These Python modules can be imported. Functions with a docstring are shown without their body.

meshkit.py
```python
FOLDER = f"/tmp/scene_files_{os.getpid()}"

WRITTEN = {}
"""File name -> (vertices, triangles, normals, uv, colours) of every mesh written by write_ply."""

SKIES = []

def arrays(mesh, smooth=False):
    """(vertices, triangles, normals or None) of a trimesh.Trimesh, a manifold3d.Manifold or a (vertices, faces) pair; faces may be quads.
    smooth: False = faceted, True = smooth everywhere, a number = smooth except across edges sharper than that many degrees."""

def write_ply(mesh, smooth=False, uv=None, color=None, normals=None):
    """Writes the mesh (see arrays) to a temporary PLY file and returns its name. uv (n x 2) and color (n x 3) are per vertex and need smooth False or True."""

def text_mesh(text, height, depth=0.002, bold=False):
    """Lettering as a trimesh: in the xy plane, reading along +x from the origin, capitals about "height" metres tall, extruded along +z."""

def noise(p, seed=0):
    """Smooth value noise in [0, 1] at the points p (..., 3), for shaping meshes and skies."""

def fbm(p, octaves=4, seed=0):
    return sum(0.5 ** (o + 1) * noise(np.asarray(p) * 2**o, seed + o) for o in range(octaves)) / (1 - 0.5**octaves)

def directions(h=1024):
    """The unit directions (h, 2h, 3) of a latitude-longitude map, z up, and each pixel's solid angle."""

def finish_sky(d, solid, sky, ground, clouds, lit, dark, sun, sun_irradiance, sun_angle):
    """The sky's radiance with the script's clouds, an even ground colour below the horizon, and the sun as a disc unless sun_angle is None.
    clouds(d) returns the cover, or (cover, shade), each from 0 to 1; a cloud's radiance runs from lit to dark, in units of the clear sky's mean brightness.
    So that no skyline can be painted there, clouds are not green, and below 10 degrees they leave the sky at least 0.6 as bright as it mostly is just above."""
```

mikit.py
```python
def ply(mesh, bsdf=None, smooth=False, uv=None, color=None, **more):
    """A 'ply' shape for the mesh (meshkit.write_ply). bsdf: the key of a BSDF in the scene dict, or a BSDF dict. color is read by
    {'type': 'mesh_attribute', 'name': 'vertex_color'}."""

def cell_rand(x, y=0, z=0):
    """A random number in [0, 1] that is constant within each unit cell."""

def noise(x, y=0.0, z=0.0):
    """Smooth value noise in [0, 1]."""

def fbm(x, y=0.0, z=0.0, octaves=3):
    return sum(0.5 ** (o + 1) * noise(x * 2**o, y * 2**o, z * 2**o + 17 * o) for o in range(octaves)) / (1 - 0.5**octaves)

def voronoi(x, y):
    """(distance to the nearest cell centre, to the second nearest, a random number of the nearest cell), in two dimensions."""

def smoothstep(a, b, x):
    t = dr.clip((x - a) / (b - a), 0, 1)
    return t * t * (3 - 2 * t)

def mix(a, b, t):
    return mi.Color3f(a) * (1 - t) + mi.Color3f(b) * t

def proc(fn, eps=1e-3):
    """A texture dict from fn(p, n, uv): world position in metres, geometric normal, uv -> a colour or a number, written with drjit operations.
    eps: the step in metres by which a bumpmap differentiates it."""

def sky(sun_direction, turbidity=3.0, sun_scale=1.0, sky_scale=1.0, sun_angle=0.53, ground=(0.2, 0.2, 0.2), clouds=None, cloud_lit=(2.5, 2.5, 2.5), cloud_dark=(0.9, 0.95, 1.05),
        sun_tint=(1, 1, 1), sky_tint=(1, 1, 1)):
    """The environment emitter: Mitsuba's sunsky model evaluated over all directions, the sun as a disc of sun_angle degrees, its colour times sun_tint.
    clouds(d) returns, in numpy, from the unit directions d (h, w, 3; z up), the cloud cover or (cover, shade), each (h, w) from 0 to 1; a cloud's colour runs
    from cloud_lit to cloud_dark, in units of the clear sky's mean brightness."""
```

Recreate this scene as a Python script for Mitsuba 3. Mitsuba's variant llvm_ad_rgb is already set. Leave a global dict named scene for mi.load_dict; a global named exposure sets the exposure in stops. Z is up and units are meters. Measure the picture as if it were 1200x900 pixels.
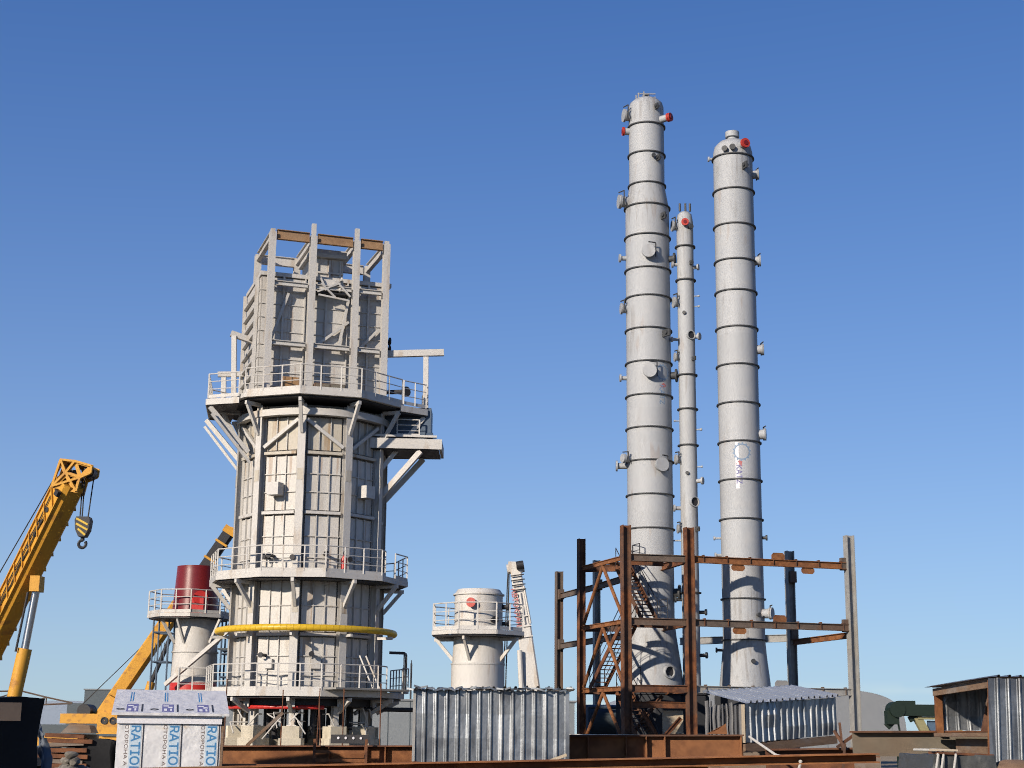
import math, random
import numpy as np
import trimesh
import drjit as dr
import mitsuba as mi
import mikit, meshkit
from shapely.geometry import Polygon
from mikit import noise, fbm, voronoi, smoothstep, mix, cell_rand

T = mi.ScalarTransform4f
rng = random.Random(11)
scene, labels = {}, {}

# ------------------------------------------------------------------ camera, sky, exposure
PITCH, ROLL = math.radians(12.82), math.radians(0.56)
fwd = np.array([0, math.cos(PITCH), math.sin(PITCH)])
right0 = np.array([1.0, 0, 0]); up0 = np.cross(right0, fwd)
up_cam = up0 * math.cos(ROLL) - right0 * math.sin(ROLL)
eye = np.array([0, 0, 1.7])
scene['camera'] = {'type': 'perspective', 'fov': 36.68, 'fov_axis': 'x', 'near_clip': 0.1, 'far_clip': 9000.0,
                   'to_world': T().look_at(origin=eye.tolist(), target=(eye + fwd).tolist(), up=up_cam.tolist())}
SUN_AZ, SUN_EL = math.radians(37), math.radians(20)
sun_dir = [-math.sin(SUN_AZ) * math.cos(SUN_EL), -math.cos(SUN_AZ) * math.cos(SUN_EL), math.sin(SUN_EL)]


def clouds(d):
    x, y, z = d[..., 0], d[..., 1], d[..., 2]
    az = np.arctan2(x, y)
    el = np.degrees(np.arcsin(np.clip(z, -1, 1)))
    n = meshkit.fbm(np.stack([az * 9, el * 1.1, az * 0 + 3], -1), 4, 5)
    band = np.clip((el - 0.2) / 0.8, 0, 1) * np.clip((3.2 - el) / 2.2, 0, 1)
    wisps = 0.75 * np.clip((n - 0.45) * 4, 0, 1) * band * np.clip(1.2 - np.abs(az - .35), .25, 1)
    veil = 0.51 * np.exp(-np.clip(el, 0, 90) / 9.2)
    return np.maximum(wisps, veil)


scene['sky'] = mikit.sky(sun_dir, turbidity=2.0, clouds=clouds, cloud_lit=(3.9, 4.25, 3.75), cloud_dark=(2.9, 3.1, 3.0), sun_angle=1.1,
                         sun_tint=(0.91, 1.075, 1.58), sky_tint=(0.28, 0.51, 0.945))
exposure = 2.3


# ------------------------------------------------------------------ materials
TONE = 0.58     # one factor on every nominal colour


def C(r, g, b):
    return mi.Color3f(r * TONE, g * TONE, b * TONE)


def bs(name, fn=None, rough=0.6, metallic=0.0, spec=0.4, rgb=None, bump=None, bscale=1.0, **kw):
    base = mikit.proc(fn) if fn else {'type': 'rgb', 'value': [c * TONE for c in rgb]}
    d = {'type': 'principled', 'base_color': base, 'roughness': rough, 'metallic': metallic, 'specular': spec, **kw}
    if bump:
        d = {'type': 'bumpmap', 'arbitrary': mikit.proc(bump, 0.004), 'scale': bscale, 'bsdf': d}
    scene[name + '_material'] = {'type': 'twosided', 'bsdf': d}


def streak(p, k=4.0):
    return fbm(p.x * k + p.y * k * 0.7, p.y * k - p.x * k * 0.5, p.z * 0.35, 3)


def f_cream(p, n, uv):
    s = streak(p, 3.0)
    g = fbm(p.x * 0.8, p.y * 0.8, p.z * 0.8, 3)
    c = mix(C(.67, .63, .55), C(.75, .715, .645), g)
    c = mix(c, C(.44, .37, .28), smoothstep(.56, .78, s) * 0.55)
    return mix(c, C(.34, .19, .10), smoothstep(.60, .76, fbm(p.x * 6 + 2, p.y * 6, p.z * .45, 3)) * .6)


def f_cream_stained(p, n, uv):
    s = streak(p, 5.0)
    g = fbm(p.x * 2, p.y * 2, p.z * 0.9, 3)
    c = mix(C(.64, .54, .38), C(.70, .64, .52), g)
    c = mix(c, C(.34, .19, .09), smoothstep(.52, .74, s) * 0.75)
    return c


def f_white_steel(p, n, uv):
    g = fbm(p.x * 1.7, p.y * 1.7, p.z * 0.8, 3)
    c = mix(C(.63, .60, .54), C(.71, .68, .62), g)
    return mix(c, C(.42, .30, .19), smoothstep(.58, .78, fbm(p.x * 3.1, p.y * 3.1, p.z * .7, 3)) * 0.55)


def f_column(p, n, uv):
    s = streak(p, 2.6)
    g = fbm(p.x * .5, p.y * .5, p.z * .25, 3)
    course = cell_rand(dr.floor(p.z / 1.86), dr.floor(p.x * .3), 3)
    c = mix(C(.475, .51, .545), C(.515, .545, .575), g) * (.93 + .10 * course)
    where = smoothstep(.50, .64, fbm(p.x * .45 + 4, p.y * .45, p.z * .30, 2))
    fine = fbm(p.x * 9 + p.y * 6, p.y * 9, p.z * .6, 3)
    c = mix(c, C(.27, .26, .25), smoothstep(.50, .70, fine) * where * .65)
    c = mix(c, C(.36, .35, .33), smoothstep(.60, .80, s) * .35)
    c = mix(c, C(.33, .22, .14), smoothstep(.68, .8, fbm(p.x * 3 + 8, p.y * 3, p.z * .5, 3)) * .35)
    return mix(c, C(.62, .62, .60), smoothstep(.60, .75, fbm(p.x * .9, p.y * .9, p.z * 1.2 + 9, 3)) * .22)


def rust(dark, light, primer, amount=0.5):
    def fn(p, n, uv):
        g = fbm(p.x * 2.2, p.y * 2.2, p.z * 2.2, 4)
        h = fbm(p.x * 9, p.y * 9, p.z * 7, 3)
        c = mix(dark, light, smoothstep(.3, .7, g * .6 + h * .4))
        return mix(c, primer, smoothstep(.48, .62, fbm(p.x * .9 + 5, p.y * .9, p.z * .6, 3)) * amount)
    return fn


def f_galv(p, n, uv):
    a, b, w = voronoi((p.x + p.y * 0.6) * 26, p.z * 26)
    g = fbm(p.x * 3 + p.y * 2, p.y * 2, p.z * 0.7, 3)
    c = mix(C(.24, .265, .29), C(.46, .49, .52), w * .35 + g * .65)
    c = mix(c, C(.66, .68, .69), smoothstep(.56, .72, streak(p, 6.0)) * .6)
    c = mix(c, C(.16, .17, .19), smoothstep(.50, .70, fbm(p.x * 1.3, p.y * 1.3, p.z * 1.6 + 4, 3)) * .75)
    return mix(c, C(.12, .125, .135), smoothstep(.58, .8, fbm(p.x * 16 + 3, p.y * 16, p.z * 1.2, 2)) * .6)


def f_roofing(p, n, uv):
    g = fbm(p.x * 2, p.y * 2, p.z * 2, 3)
    return mix(C(.40, .44, .50), C(.56, .60, .66), g)


def f_timber(p, n, uv):
    g = fbm(p.x * 2 + p.y * 2, p.z * 40, p.y * 5, 3)
    c = mix(C(.16, .10, .065), C(.33, .22, .14), g)
    return mix(c, C(.30, .27, .24), smoothstep(.5, .7, fbm(p.x * 1.1, p.y * 1.1, p.z * 3, 3)) * .6)


def f_concrete(p, n, uv):
    g = fbm(p.x * 3, p.y * 3, p.z * 3, 4)
    c = mix(C(.66, .60, .47), C(.80, .73, .58), g)
    return mix(c, C(.30, .26, .2), smoothstep(.55, .75, streak(p, 4.0)) * .4)


def f_ground(p, n, uv):
    g = fbm(p.x * .25, p.y * .25, 0, 4)
    h = fbm(p.x * 5, p.y * 5, 0, 3)
    return mix(C(.17, .14, .10), C(.28, .24, .18), g * .6 + h * .4)


def f_film(p, n, uv):
    g = fbm(p.x * 2.5, p.y * 2.5, p.z * 2.5, 4)
    h = fbm(p.x * 30, p.y * 30, p.z * 30, 2)
    c = mix(C(.80, .81, .82), C(1.1, 1.1, 1.09), g * .5 + h * .5)
    a = p.x + 5.55
    b = p.z - 1.80
    rusty = smoothstep(.5, .1, dr.sqrt(a * a * 2.2 + b * b * 26)) * smoothstep(.42, .62, fbm(p.x * 12, 3, p.z * 12, 3))
    return mix(c, C(.62, .36, .08), rusty * .8)


def f_film_bump(p, n, uv):
    return fbm(p.x * 7, p.y * 7, p.z * 4, 3)


def f_yellow(p, n, uv):
    g = fbm(p.x * 1.6, p.y * 1.6, p.z * 1.6, 4)
    c = mix(C(.72, .25, .018), C(.82, .31, .03), g)
    return mix(c, C(.25, .11, .03), smoothstep(.57, .72, fbm(p.x * 4, p.y * 4, p.z * 4, 3)) * .55)


def f_tarp(p, n, uv):
    g = fbm(p.x * 3, p.y * 3, p.z * 3, 3)
    return mix(C(.007, .008, .010), C(.020, .021, .025), g)


def paint(name, fn, alpha=.35, k=1.3):
    """glossy paint; the division undoes what the clear coat swallows, so that the surface reflects fn * k"""
    def under(p, n, uv):
        c = fn(p, n, uv) * k
        return c / (c * .55 + .42)
    scene[name + '_material'] = {'type': 'twosided', 'bsdf': {'type': 'roughplastic', 'distribution': 'ggx', 'alpha': alpha, 'int_ior': 1.42, 'diffuse_reflectance': mikit.proc(under)}}


paint('cream_paint', f_cream, .4)
paint('stained_cream', f_cream_stained, .5)
paint('white_steel', f_white_steel, .4)
paint('column_paint', f_column, .42, 1.10)
bs('ring_paint', rgb=(.075, .08, .085), rough=.6)
bs('grey_joint', rgb=(.28, .265, .24), rough=.8)
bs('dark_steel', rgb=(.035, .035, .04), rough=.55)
bs('rusty_steel', rust(C(.105, .042, .022), C(.27, .105, .042), C(.12, .085, .065)), .8)
bs('orange_rust', rust(C(.19, .07, .025), C(.40, .165, .06), C(.26, .12, .06), .3), .85)
bs('primer_steel', rust(C(.13, .10, .08), C(.19, .145, .115), C(.16, .085, .05), .6), .75)
bs('grey_beam', rust(C(.19, .165, .125), C(.24, .21, .16), C(.22, .14, .085), .4), .7)
bs('grey_steel', rust(C(.34, .34, .33), C(.44, .44, .42), C(.40, .36, .30), .4), .6)
bs('brown_wood', rust(C(.36, .21, .11), C(.48, .30, .16), C(.40, .29, .19), .3), .75)
bs('plywood', rgb=(.46, .27, .13), rough=.8)
bs('yellow_pipe', rgb=(.90, .58, .035), rough=.4)
paint('crane_yellow', f_yellow, .35, 1.25)
paint('crane_white', f_white_steel, .35)
bs('red_paint', rgb=(.68, .042, .036), rough=.35)
bs('cap_red', rgb=(.62, .055, .035), rough=.5)
bs('dark_red', rgb=(.22, .014, .016), rough=.35)
bs('galvanised', f_galv, .40, metallic=.78)
bs('dull_sheet', rgb=(.20, .20, .20), rough=.6, metallic=.2)
bs('faded_blue', rgb=(.28, .40, .56), rough=.6)
bs('galvanised_roof', f_roofing, .3, metallic=.45)
bs('weathered_wood', f_timber, .9)
bs('concrete', f_concrete, .9)
bs('earth', f_ground, .95)
bs('film', f_film, .55, bump=f_film_bump, bscale=.03)
bs('film_grey', rgb=(.86, .86, .86), rough=.5, bump=f_film_bump, bscale=.03)
bs('print_blue', rgb=(.08, .30, .60), rough=.6)
bs('print_pale_blue', rgb=(.7, .86, .98), rough=.6)
bs('print_dark', rgb=(.06, .065, .08), rough=.6)
bs('print_brown', rgb=(.17, .11, .08), rough=.6)
bs('print_violet', rgb=(.22, .22, .45), rough=.6)
bs('print_red', rgb=(.60, .20, .20), rough=.6)
bs('print_white', rgb=(1.0, 1.0, 1.04), rough=.6)
bs('black_tarp', f_tarp, .7, spec=.15)
bs('blue_tarp', rgb=(.10, .13, .18), rough=.6, bump=f_film_bump, bscale=.06)
bs('rope', rgb=(.05, .05, .05), rough=.7)
bs('white_cord', rgb=(.68, .66, .60), rough=.8)
bs('chrome', rgb=(.62, .63, .65), rough=.25, metallic=.9)
bs('hangar_cloth', rgb=(.29, .31, .33), rough=.6)
bs('hangar_blue', rgb=(.30, .38, .50), rough=.5)
bs('slate_cladding', rgb=(.09, .12, .14), rough=.6)
bs('grey_cladding', rgb=(.25, .28, .30), rough=.6)
bs('machine_green', rgb=(.006, .022, .012), rough=.6)
bs('machine_cream', rgb=(.36, .33, .17), rough=.6)
bs('glass_dark', rgb=(.10, .16, .25), rough=.1, spec=.8)
bs('blue_steel', rgb=(.10, .15, .22), rough=.5)
bs('rubber', rgb=(.02, .02, .02), rough=.85)
bs('pack_grey', rgb=(.07, .075, .075), rough=.5, bump=f_film_bump, bscale=.04)
bs('stone', rust(C(.16, .145, .12), C(.36, .33, .28), C(.24, .2, .15), .4), .95)
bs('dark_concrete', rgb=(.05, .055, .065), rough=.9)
bs('board', rgb=(.62, .52, .38), rough=.85)


# ------------------------------------------------------------------ mesh helpers
def V(*a):
    return np.array(a, float)


def unit(v):
    return np.asarray(v, float) / np.linalg.norm(v)


def frame(d, up=(0, 0, 1)):
    d = unit(d); up = np.asarray(up, float)
    if abs(np.dot(d, unit(up))) > .98:
        up = V(0, 1, 0) if abs(d[1]) < .9 else V(1, 0, 0)
    s = unit(np.cross(d, up)); u = np.cross(s, d)
    return d, s, u


class M:
    def __init__(self):
        self.v, self.f, self.n = [], [], 0

    def add(self, v, f):
        v = np.asarray(v, float); f = np.asarray(f, int)
        if f.shape[1] == 4:
            f = np.vstack([f[:, [0, 1, 2]], f[:, [0, 2, 3]]])
        q = v[f] - v.mean(0)                      # turn every closed piece's faces outwards
        if np.einsum('ij,ij->', q[:, 0], np.cross(q[:, 1], q[:, 2])) < 0:
            f = f[:, ::-1]
        self.v.append(v); self.f.append(f + self.n); self.n += len(v)
        return self

    def mesh(self, m):
        return self.add(m.vertices, m.faces)

    def hexa(self, c8):
        """eight corners: bottom ring 0-3, top ring 4-7"""
        return self.add(c8, [[0, 3, 2, 1], [4, 5, 6, 7], [0, 1, 5, 4], [1, 2, 6, 5], [2, 3, 7, 6], [3, 0, 4, 7]])

    def box(self, c, s, ax=None):
        X, Y, Z = (V(1, 0, 0), V(0, 1, 0), V(0, 0, 1)) if ax is None else ax
        c = np.asarray(c, float); a, b, h = s[0] / 2, s[1] / 2, s[2] / 2
        return self.hexa([c + X * x * a + Y * y * b + Z * z * h for z in (-1, 1) for x, y in ((-1, -1), (1, -1), (1, 1), (-1, 1))])

    def bar(self, p, q, w, h, up=(0, 0, 1)):
        p, q = np.asarray(p, float), np.asarray(q, float)
        d, s, u = frame(q - p, up)
        return self.hexa([e + s * x * w / 2 + u * y * h / 2 for e, in ((p,), (q,)) for x, y in ((-1, -1), (1, -1), (1, 1), (-1, 1))])

    def ibeam(self, p, q, b, h, t=.03, up=(0, 0, 1), tw=.02):
        p, q = np.asarray(p, float), np.asarray(q, float)
        d, s, u = frame(q - p, up)
        for k in (-1, 1):
            o = u * k * (h - t) / 2
            self.bar(p + o, q + o, b, t, up)
        return self.bar(p, q, tw, h - 2 * t, up)

    def tube(self, p, q, r, n=10, r2=None):
        p, q = np.asarray(p, float), np.asarray(q, float)
        d, s, u = frame(q - p)
        a = np.arange(n) * 2 * np.pi / n
        ring = np.cos(a)[:, None] * s + np.sin(a)[:, None] * u
        v = np.vstack([p + ring * r, q + ring * (r if r2 is None else r2), [p], [q]])
        i = np.arange(n); j = (i + 1) % n
        f = np.vstack([np.stack([i, j, j + n], 1), np.stack([i, j + n, i + n], 1), np.stack([j, i, i * 0 + 2 * n], 1), np.stack([i + n, j + n, i * 0 + 2 * n + 1], 1)])
        return self.add(v, f)

    def path(self, pts, r, n=8):
        for a, b in zip(pts[:-1], pts[1:]):
            self.tube(a, b, r, n)
        return self

    def lathe(self, prof, c=(0, 0, 0), n=48, axis=(0, 0, 1), a0=0.0, a1=2 * math.pi):
        d, s, u = frame(axis)
        full = abs(a1 - a0 - 2 * math.pi) < 1e-6
        m = n if full else n + 1
        a = a0 + (a1 - a0) * np.arange(m) / n
        ring = np.cos(a)[:, None] * s + np.sin(a)[:, None] * u
        v = np.vstack([np.asarray(c, float) + ring * r + d * z for r, z in prof])
        f = []
        for k in range(len(prof) - 1):
            i = np.arange(n); j = (i + 1) % m
            f.append(np.stack([i + k * m, j + k * m, j + (k + 1) * m, i + (k + 1) * m], 1))
        return self.add(v, np.vstack(f))

    def poly(self, pts, z0, z1):
        """prism over a convex or simple outline"""
        m = trimesh.creation.extrude_polygon(Polygon([tuple(p[:2]) for p in pts]), z1 - z0, engine='earcut')
        m.apply_translation([0, 0, z0])
        return self.mesh(m)

    def quad(self, *p):
        return self.add(p, [[0, 1, 2, 3]])

    def get(self):
        return trimesh.Trimesh(np.vstack(self.v), np.vstack(self.f), process=False)


used = {}


def numbered(name):
    n = used.get(name, 0); used[name] = n + 1
    return name if n == 0 else f'{name}_{n:03d}'


def thing(name, label, cat, group=None, mesh=None, mat=None, smooth=False, kind=None):
    key = numbered(name)
    labels[key] = {'label': label, 'category': cat}
    if group: labels[key]['group'] = group
    if kind: labels[key]['kind'] = kind
    if mesh is not None:
        scene[key] = mikit.ply(mesh.get() if isinstance(mesh, M) else mesh, mat + '_material', smooth=smooth)
    return key


def struct(name, label, mesh, mat, smooth=False):
    key = numbered(name)
    labels[key] = {'label': label, 'kind': 'structure'}
    scene[key] = mikit.ply(mesh.get() if isinstance(mesh, M) else mesh, mat + '_material', smooth=smooth)
    return key


def part(parent, name, mesh, mat, smooth=False, label=None, kind=None):
    key = numbered(parent + '__' + name)
    scene[key] = mikit.ply(mesh.get() if isinstance(mesh, M) else mesh, mat + '_material', smooth=smooth)
    if label or kind:
        labels[key] = {}
        if label: labels[key]['label'] = label
        if kind: labels[key]['kind'] = kind
    return key


def railing(pts, z, h=1.1, step=1.05, r=.028, toe=True):
    """handrail, knee rails and posts along a polyline of plan points"""
    m = M()
    pts = [V(p[0], p[1], z) for p in pts]
    for a, b in zip(pts[:-1], pts[1:]):
        for k in (h, h * .68, h * .36):
            m.tube(a + V(0, 0, k), b + V(0, 0, k), r if k == h else r * .72, 6)
        if toe:
            m.bar(a + V(0, 0, .075), b + V(0, 0, .075), .012, .15)
        n = max(1, round(np.linalg.norm(b - a) / step))
        for i in range(n):
            p = a + (b - a) * i / n
            m.bar(p, p + V(0, 0, h), r * 2, r * 2)
    m.bar(pts[-1], pts[-1] + V(0, 0, h), r * 2, r * 2)
    return m


def corrugated(p0, udir, width, height, vdir=(0, 0, 1), pitch=.2, depth=.035, ndir=None, phase=0.0, wob=0.0):
    """one profiled steel sheet: trapezoid ribs along vdir"""
    u, v = unit(udir), unit(vdir)
    n = unit(np.cross(u, v)) if ndir is None else unit(ndir)
    xs, ds = [], []
    x = -phase * pitch
    while x < width + pitch:
        for fx, fd in ((0, 0), (.56, 0), (.64, .10), (.72, .86), (.80, 1), (.89, 1), (.97, 0)):
            xs.append(x + fx * pitch); ds.append(fd)
        x += pitch
    xs, ds = np.array(xs), np.array(ds, float)
    k = (xs >= 0) & (xs <= width)
    xs, ds = np.r_[0, xs[k], width], np.r_[np.interp(0, xs, ds), ds[k], np.interp(width, xs, ds)]
    rows = 7
    vv = []
    for i in range(rows):
        t = i / (rows - 1)
        dent = meshkit.noise(np.stack([xs * 2.3 + p0[0] * 5, xs * 0 + t * 3, xs * 0 + p0[1]], 1), 3) - .5
        e = meshkit.noise(np.stack([xs * 9 + p0[0], xs * 0 + i, xs * 0], 1), 8) - .5 if i in (0, rows - 1) else xs * 0
        vv.append(np.asarray(p0) + xs[:, None] * u + (t * height + e * .02)[:, None] * v + (ds * depth + dent * wob)[:, None] * n)
    m, c = M(), len(xs)
    f = [[i * c + j, i * c + j + 1, (i + 1) * c + j + 1, (i + 1) * c + j] for i in range(rows - 1) for j in range(c - 1)]
    return m.add(np.vstack(vv), f)


def flat_text(text, height, origin, xdir, ydir, depth=.003, bold=True, width=None):
    m = meshkit.text_mesh(text, height, depth, bold)
    v = np.array(m.vertices)
    if width:
        v[:, 0] *= width / v[:, 0].max()
    x, y = unit(xdir), unit(ydir); n = np.cross(x, y)
    return trimesh.Trimesh(np.asarray(origin) + v[:, :1] * x + v[:, 1:2] * y + v[:, 2:] * n, m.faces, process=False)


# ------------------------------------------------------------------ ground
g = M(); g.quad(V(-4000, -300, 0), V(4000, -300, 0), V(4000, 6000, 0), V(-4000, 6000, 0))
struct('ground', 'bare brown earth of the building site', g, 'earth')

# ------------------------------------------------------------------ furnace tower
AX, AY, A0 = -9.1, 70.0, math.radians(7.4)


def FP(phi, r, z=0.0):
    a = math.radians(phi) + A0
    return V(AX + r * math.sin(a), AY - r * math.cos(a), z)


def radial(phi):
    a = math.radians(phi) + A0
    return V(math.sin(a), -math.cos(a), 0), V(math.cos(a), math.sin(a), 0)


fur = thing('furnace_tower', 'tall cream many sided furnace tower with railed platforms and open steel frame on top', 'furnace tower')
COLS = [-81 + 36 * k for k in range(10)]
part(fur, 'floor_plate', M().lathe([(.01, 2.85), (3.25, 2.85), (3.25, 3.2), (.01, 3.2)], (AX, AY, 0), 40), 'dark_steel')
sh = part(fur, 'shell', M().lathe([(2.98, 3.2), (2.98, 15.9), (.01, 15.9)], (AX, AY, 0), 10, a0=0.0), 'grey_joint')
# shell faces: recessed joints are the dark shell core; make the core a decagon aligned with the columns
core = M()
ring = [FP(c, 3.12) for c in COLS]
core.poly(ring, 3.2, 15.9)
scene[sh] = mikit.ply(core.get(), 'grey_joint_material')
for k, c in enumerate(COLS):
    r, t = radial(c)
    m = M()
    m.box(FP(c, 3.44, 9.35), (.34, .025, 13.1), (t, r, V(0, 0, 1)))
    m.box(FP(c, 3.28, 9.35), (.02, .295, 13.1), (t, r, V(0, 0, 1)))
    m.box(FP(c, 3.12, 9.35), (.30, .025, 13.1), (t, r, V(0, 0, 1)))
    kc = part(fur, 'column', m, 'white_steel')
    for z in (12.75, 7.0):
        part(fur, 'splice_plate', M().box(FP(c, 3.46, z), (.26, .02, .5), (t, r, V(0, 0, 1))), 'stained_cream')
TIERS = [(3.3, 5.75, 3), (5.95, 8.2, 2), (8.2, 11.0, 3), (11.2, 13.62, 3), (13.86, 15.35, 1)]
for k, c in enumerate(COLS):
    p, q = FP(c, 3.13), FP(c + 36, 3.13)
    u = unit(q - p); L = np.linalg.norm(q - p); n = V(u[1], -u[0], 0)
    mid = (c + 18 + 180) % 360 - 180
    front = abs(mid) < 100
    stiff = M()
    for (z0, z1, rows) in TIERS:
        cols = 3 if front else 1
        for i in range(cols):
            a0, a1 = .2 + (L - .4) * i / cols, .2 + (L - .4) * (i + 1) / cols
            for j in range(rows if front else 1):
                b0 = z0 + (z1 - z0) * j / (rows if front else 1)
                b1 = z0 + (z1 - z0) * (j + 1) / (rows if front else 1)
                pm = M().box(p + u * (a0 + a1) / 2 + n * (.03 + rng.uniform(-.006, .006)) + V(0, 0, (b0 + b1) / 2), (a1 - a0 - .05, .05, b1 - b0 - .05), (u, n, V(0, 0, 1)))
                part(sh, 'panel', pm, 'stained_cream' if z0 > 13.8 else 'cream_paint')
                if j > 0:
                    stiff.box(p + u * (a0 + a1) / 2 + n * .08 + V(0, 0, b0), (a1 - a0, .09, .035), (u, n, V(0, 0, 1)))
            if i > 0:
                stiff.box(p + u * a0 + n * .085 + V(0, 0, (z0 + z1) / 2), (.04, .1, z1 - z0 - .02), (u, n, V(0, 0, 1)))
    if stiff.v:
        part(fur, 'stiffener_grid', stiff, 'white_steel')
    for z in (5.85, 11.1, 13.74):
        part(fur, 'ledge', M().box(p + u * L / 2 + n * .13 + V(0, 0, z), (L - .36, .2, .13), (u, n, V(0, 0, 1))), 'stained_cream' if z > 13 else 'white_steel')
    m = M()
    a, b = p + n * .2 + V(0, 0, 13.9), q + n * .2 + V(0, 0, 15.3)
    if k % 2 == 0:
        a, b = q + n * .2 + V(0, 0, 13.9), p + n * .2 + V(0, 0, 15.3)
    m.bar(a + (b - a) * .08, b - (b - a) * .06, .15, .15, n)
    if front or abs(mid) < 140:
        part(fur, 'brace', m, 'white_steel')
part(fur, 'ring_beam', M().lathe([(3.2, 15.38), (3.52, 15.38), (3.52, 15.68), (3.2, 15.68), (3.2, 15.38)], (AX, AY, 0), 60), 'white_steel', smooth=30)
for ph, z in ((-28, 12.1), (45, 12.15)):
    r, t = radial(ph)
    part(fur, 'access_box', M().box(FP(ph, 3.4, z), (.55, .5, .55), (t, r, V(0, 0, 1))), 'white_steel')
for ph in (-30, 8):
    r, t = radial(ph)
    part(fur, 'inspection_door', M().box(FP(ph, 3.14, 4.6), (.4, .14, .4), (t, r, V(0, 0, 1))), 'white_steel')
# small nozzles with black ends on the lower wall
for ph, z in ((-33, 4.95), (4, 5.0), (-30, 9.2), (12, 9.3), (30, 9.1), (-34, 9.15), (-12, 9.1)):
    r, t = radial(ph)
    part(fur, 'nozzle', M().tube(FP(ph, 3.05, z), FP(ph, 3.5, z), .07).tube(FP(ph, 3.48, z), FP(ph, 3.54, z), .12), 'dark_steel', smooth=30)
# gas ring main
m = M()
pts = [FP(a, 3.92, 6.08) for a in range(-104, 105, 4)]
m.path(pts, .145, 12)
part(fur, 'gas_ring_pipe', m, 'yellow_pipe', smooth=40, label='yellow ring pipe')
for c in (-81, -45, -9, 27, 63):
    r, t = radial(c)
    part(fur, 'pipe_bracket', M().bar(FP(c, 3.4, 5.8), FP(c, 4.2, 5.8), .1, .12), 'white_steel')
pts = [FP(a, 3.3, 2.78) for a in range(-95, 20, 5)]
part(fur, 'fire_main', M().path(pts, .09, 10), 'red_paint', smooth=40, label='red pipe under the lowest platform')
part(fur, 'flare_pipe', M().tube(FP(60, 3.0, 2.75), FP(74, 5.7, 2.75), .1).tube(FP(73.6, 5.62, 2.75), FP(74, 5.75, 2.75), .2), 'dark_steel', smooth=30)


def deck(parent, outline, inner, z0, z1, mat='white_steel'):
    m = trimesh.creation.extrude_polygon(Polygon([tuple(p[:2]) for p in outline], [[tuple(p[:2]) for p in inner]] if inner else None), z1 - z0, engine='earcut')
    m.apply_translation([0, 0, z0])
    return part(parent, 'deck', m, mat)


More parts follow.
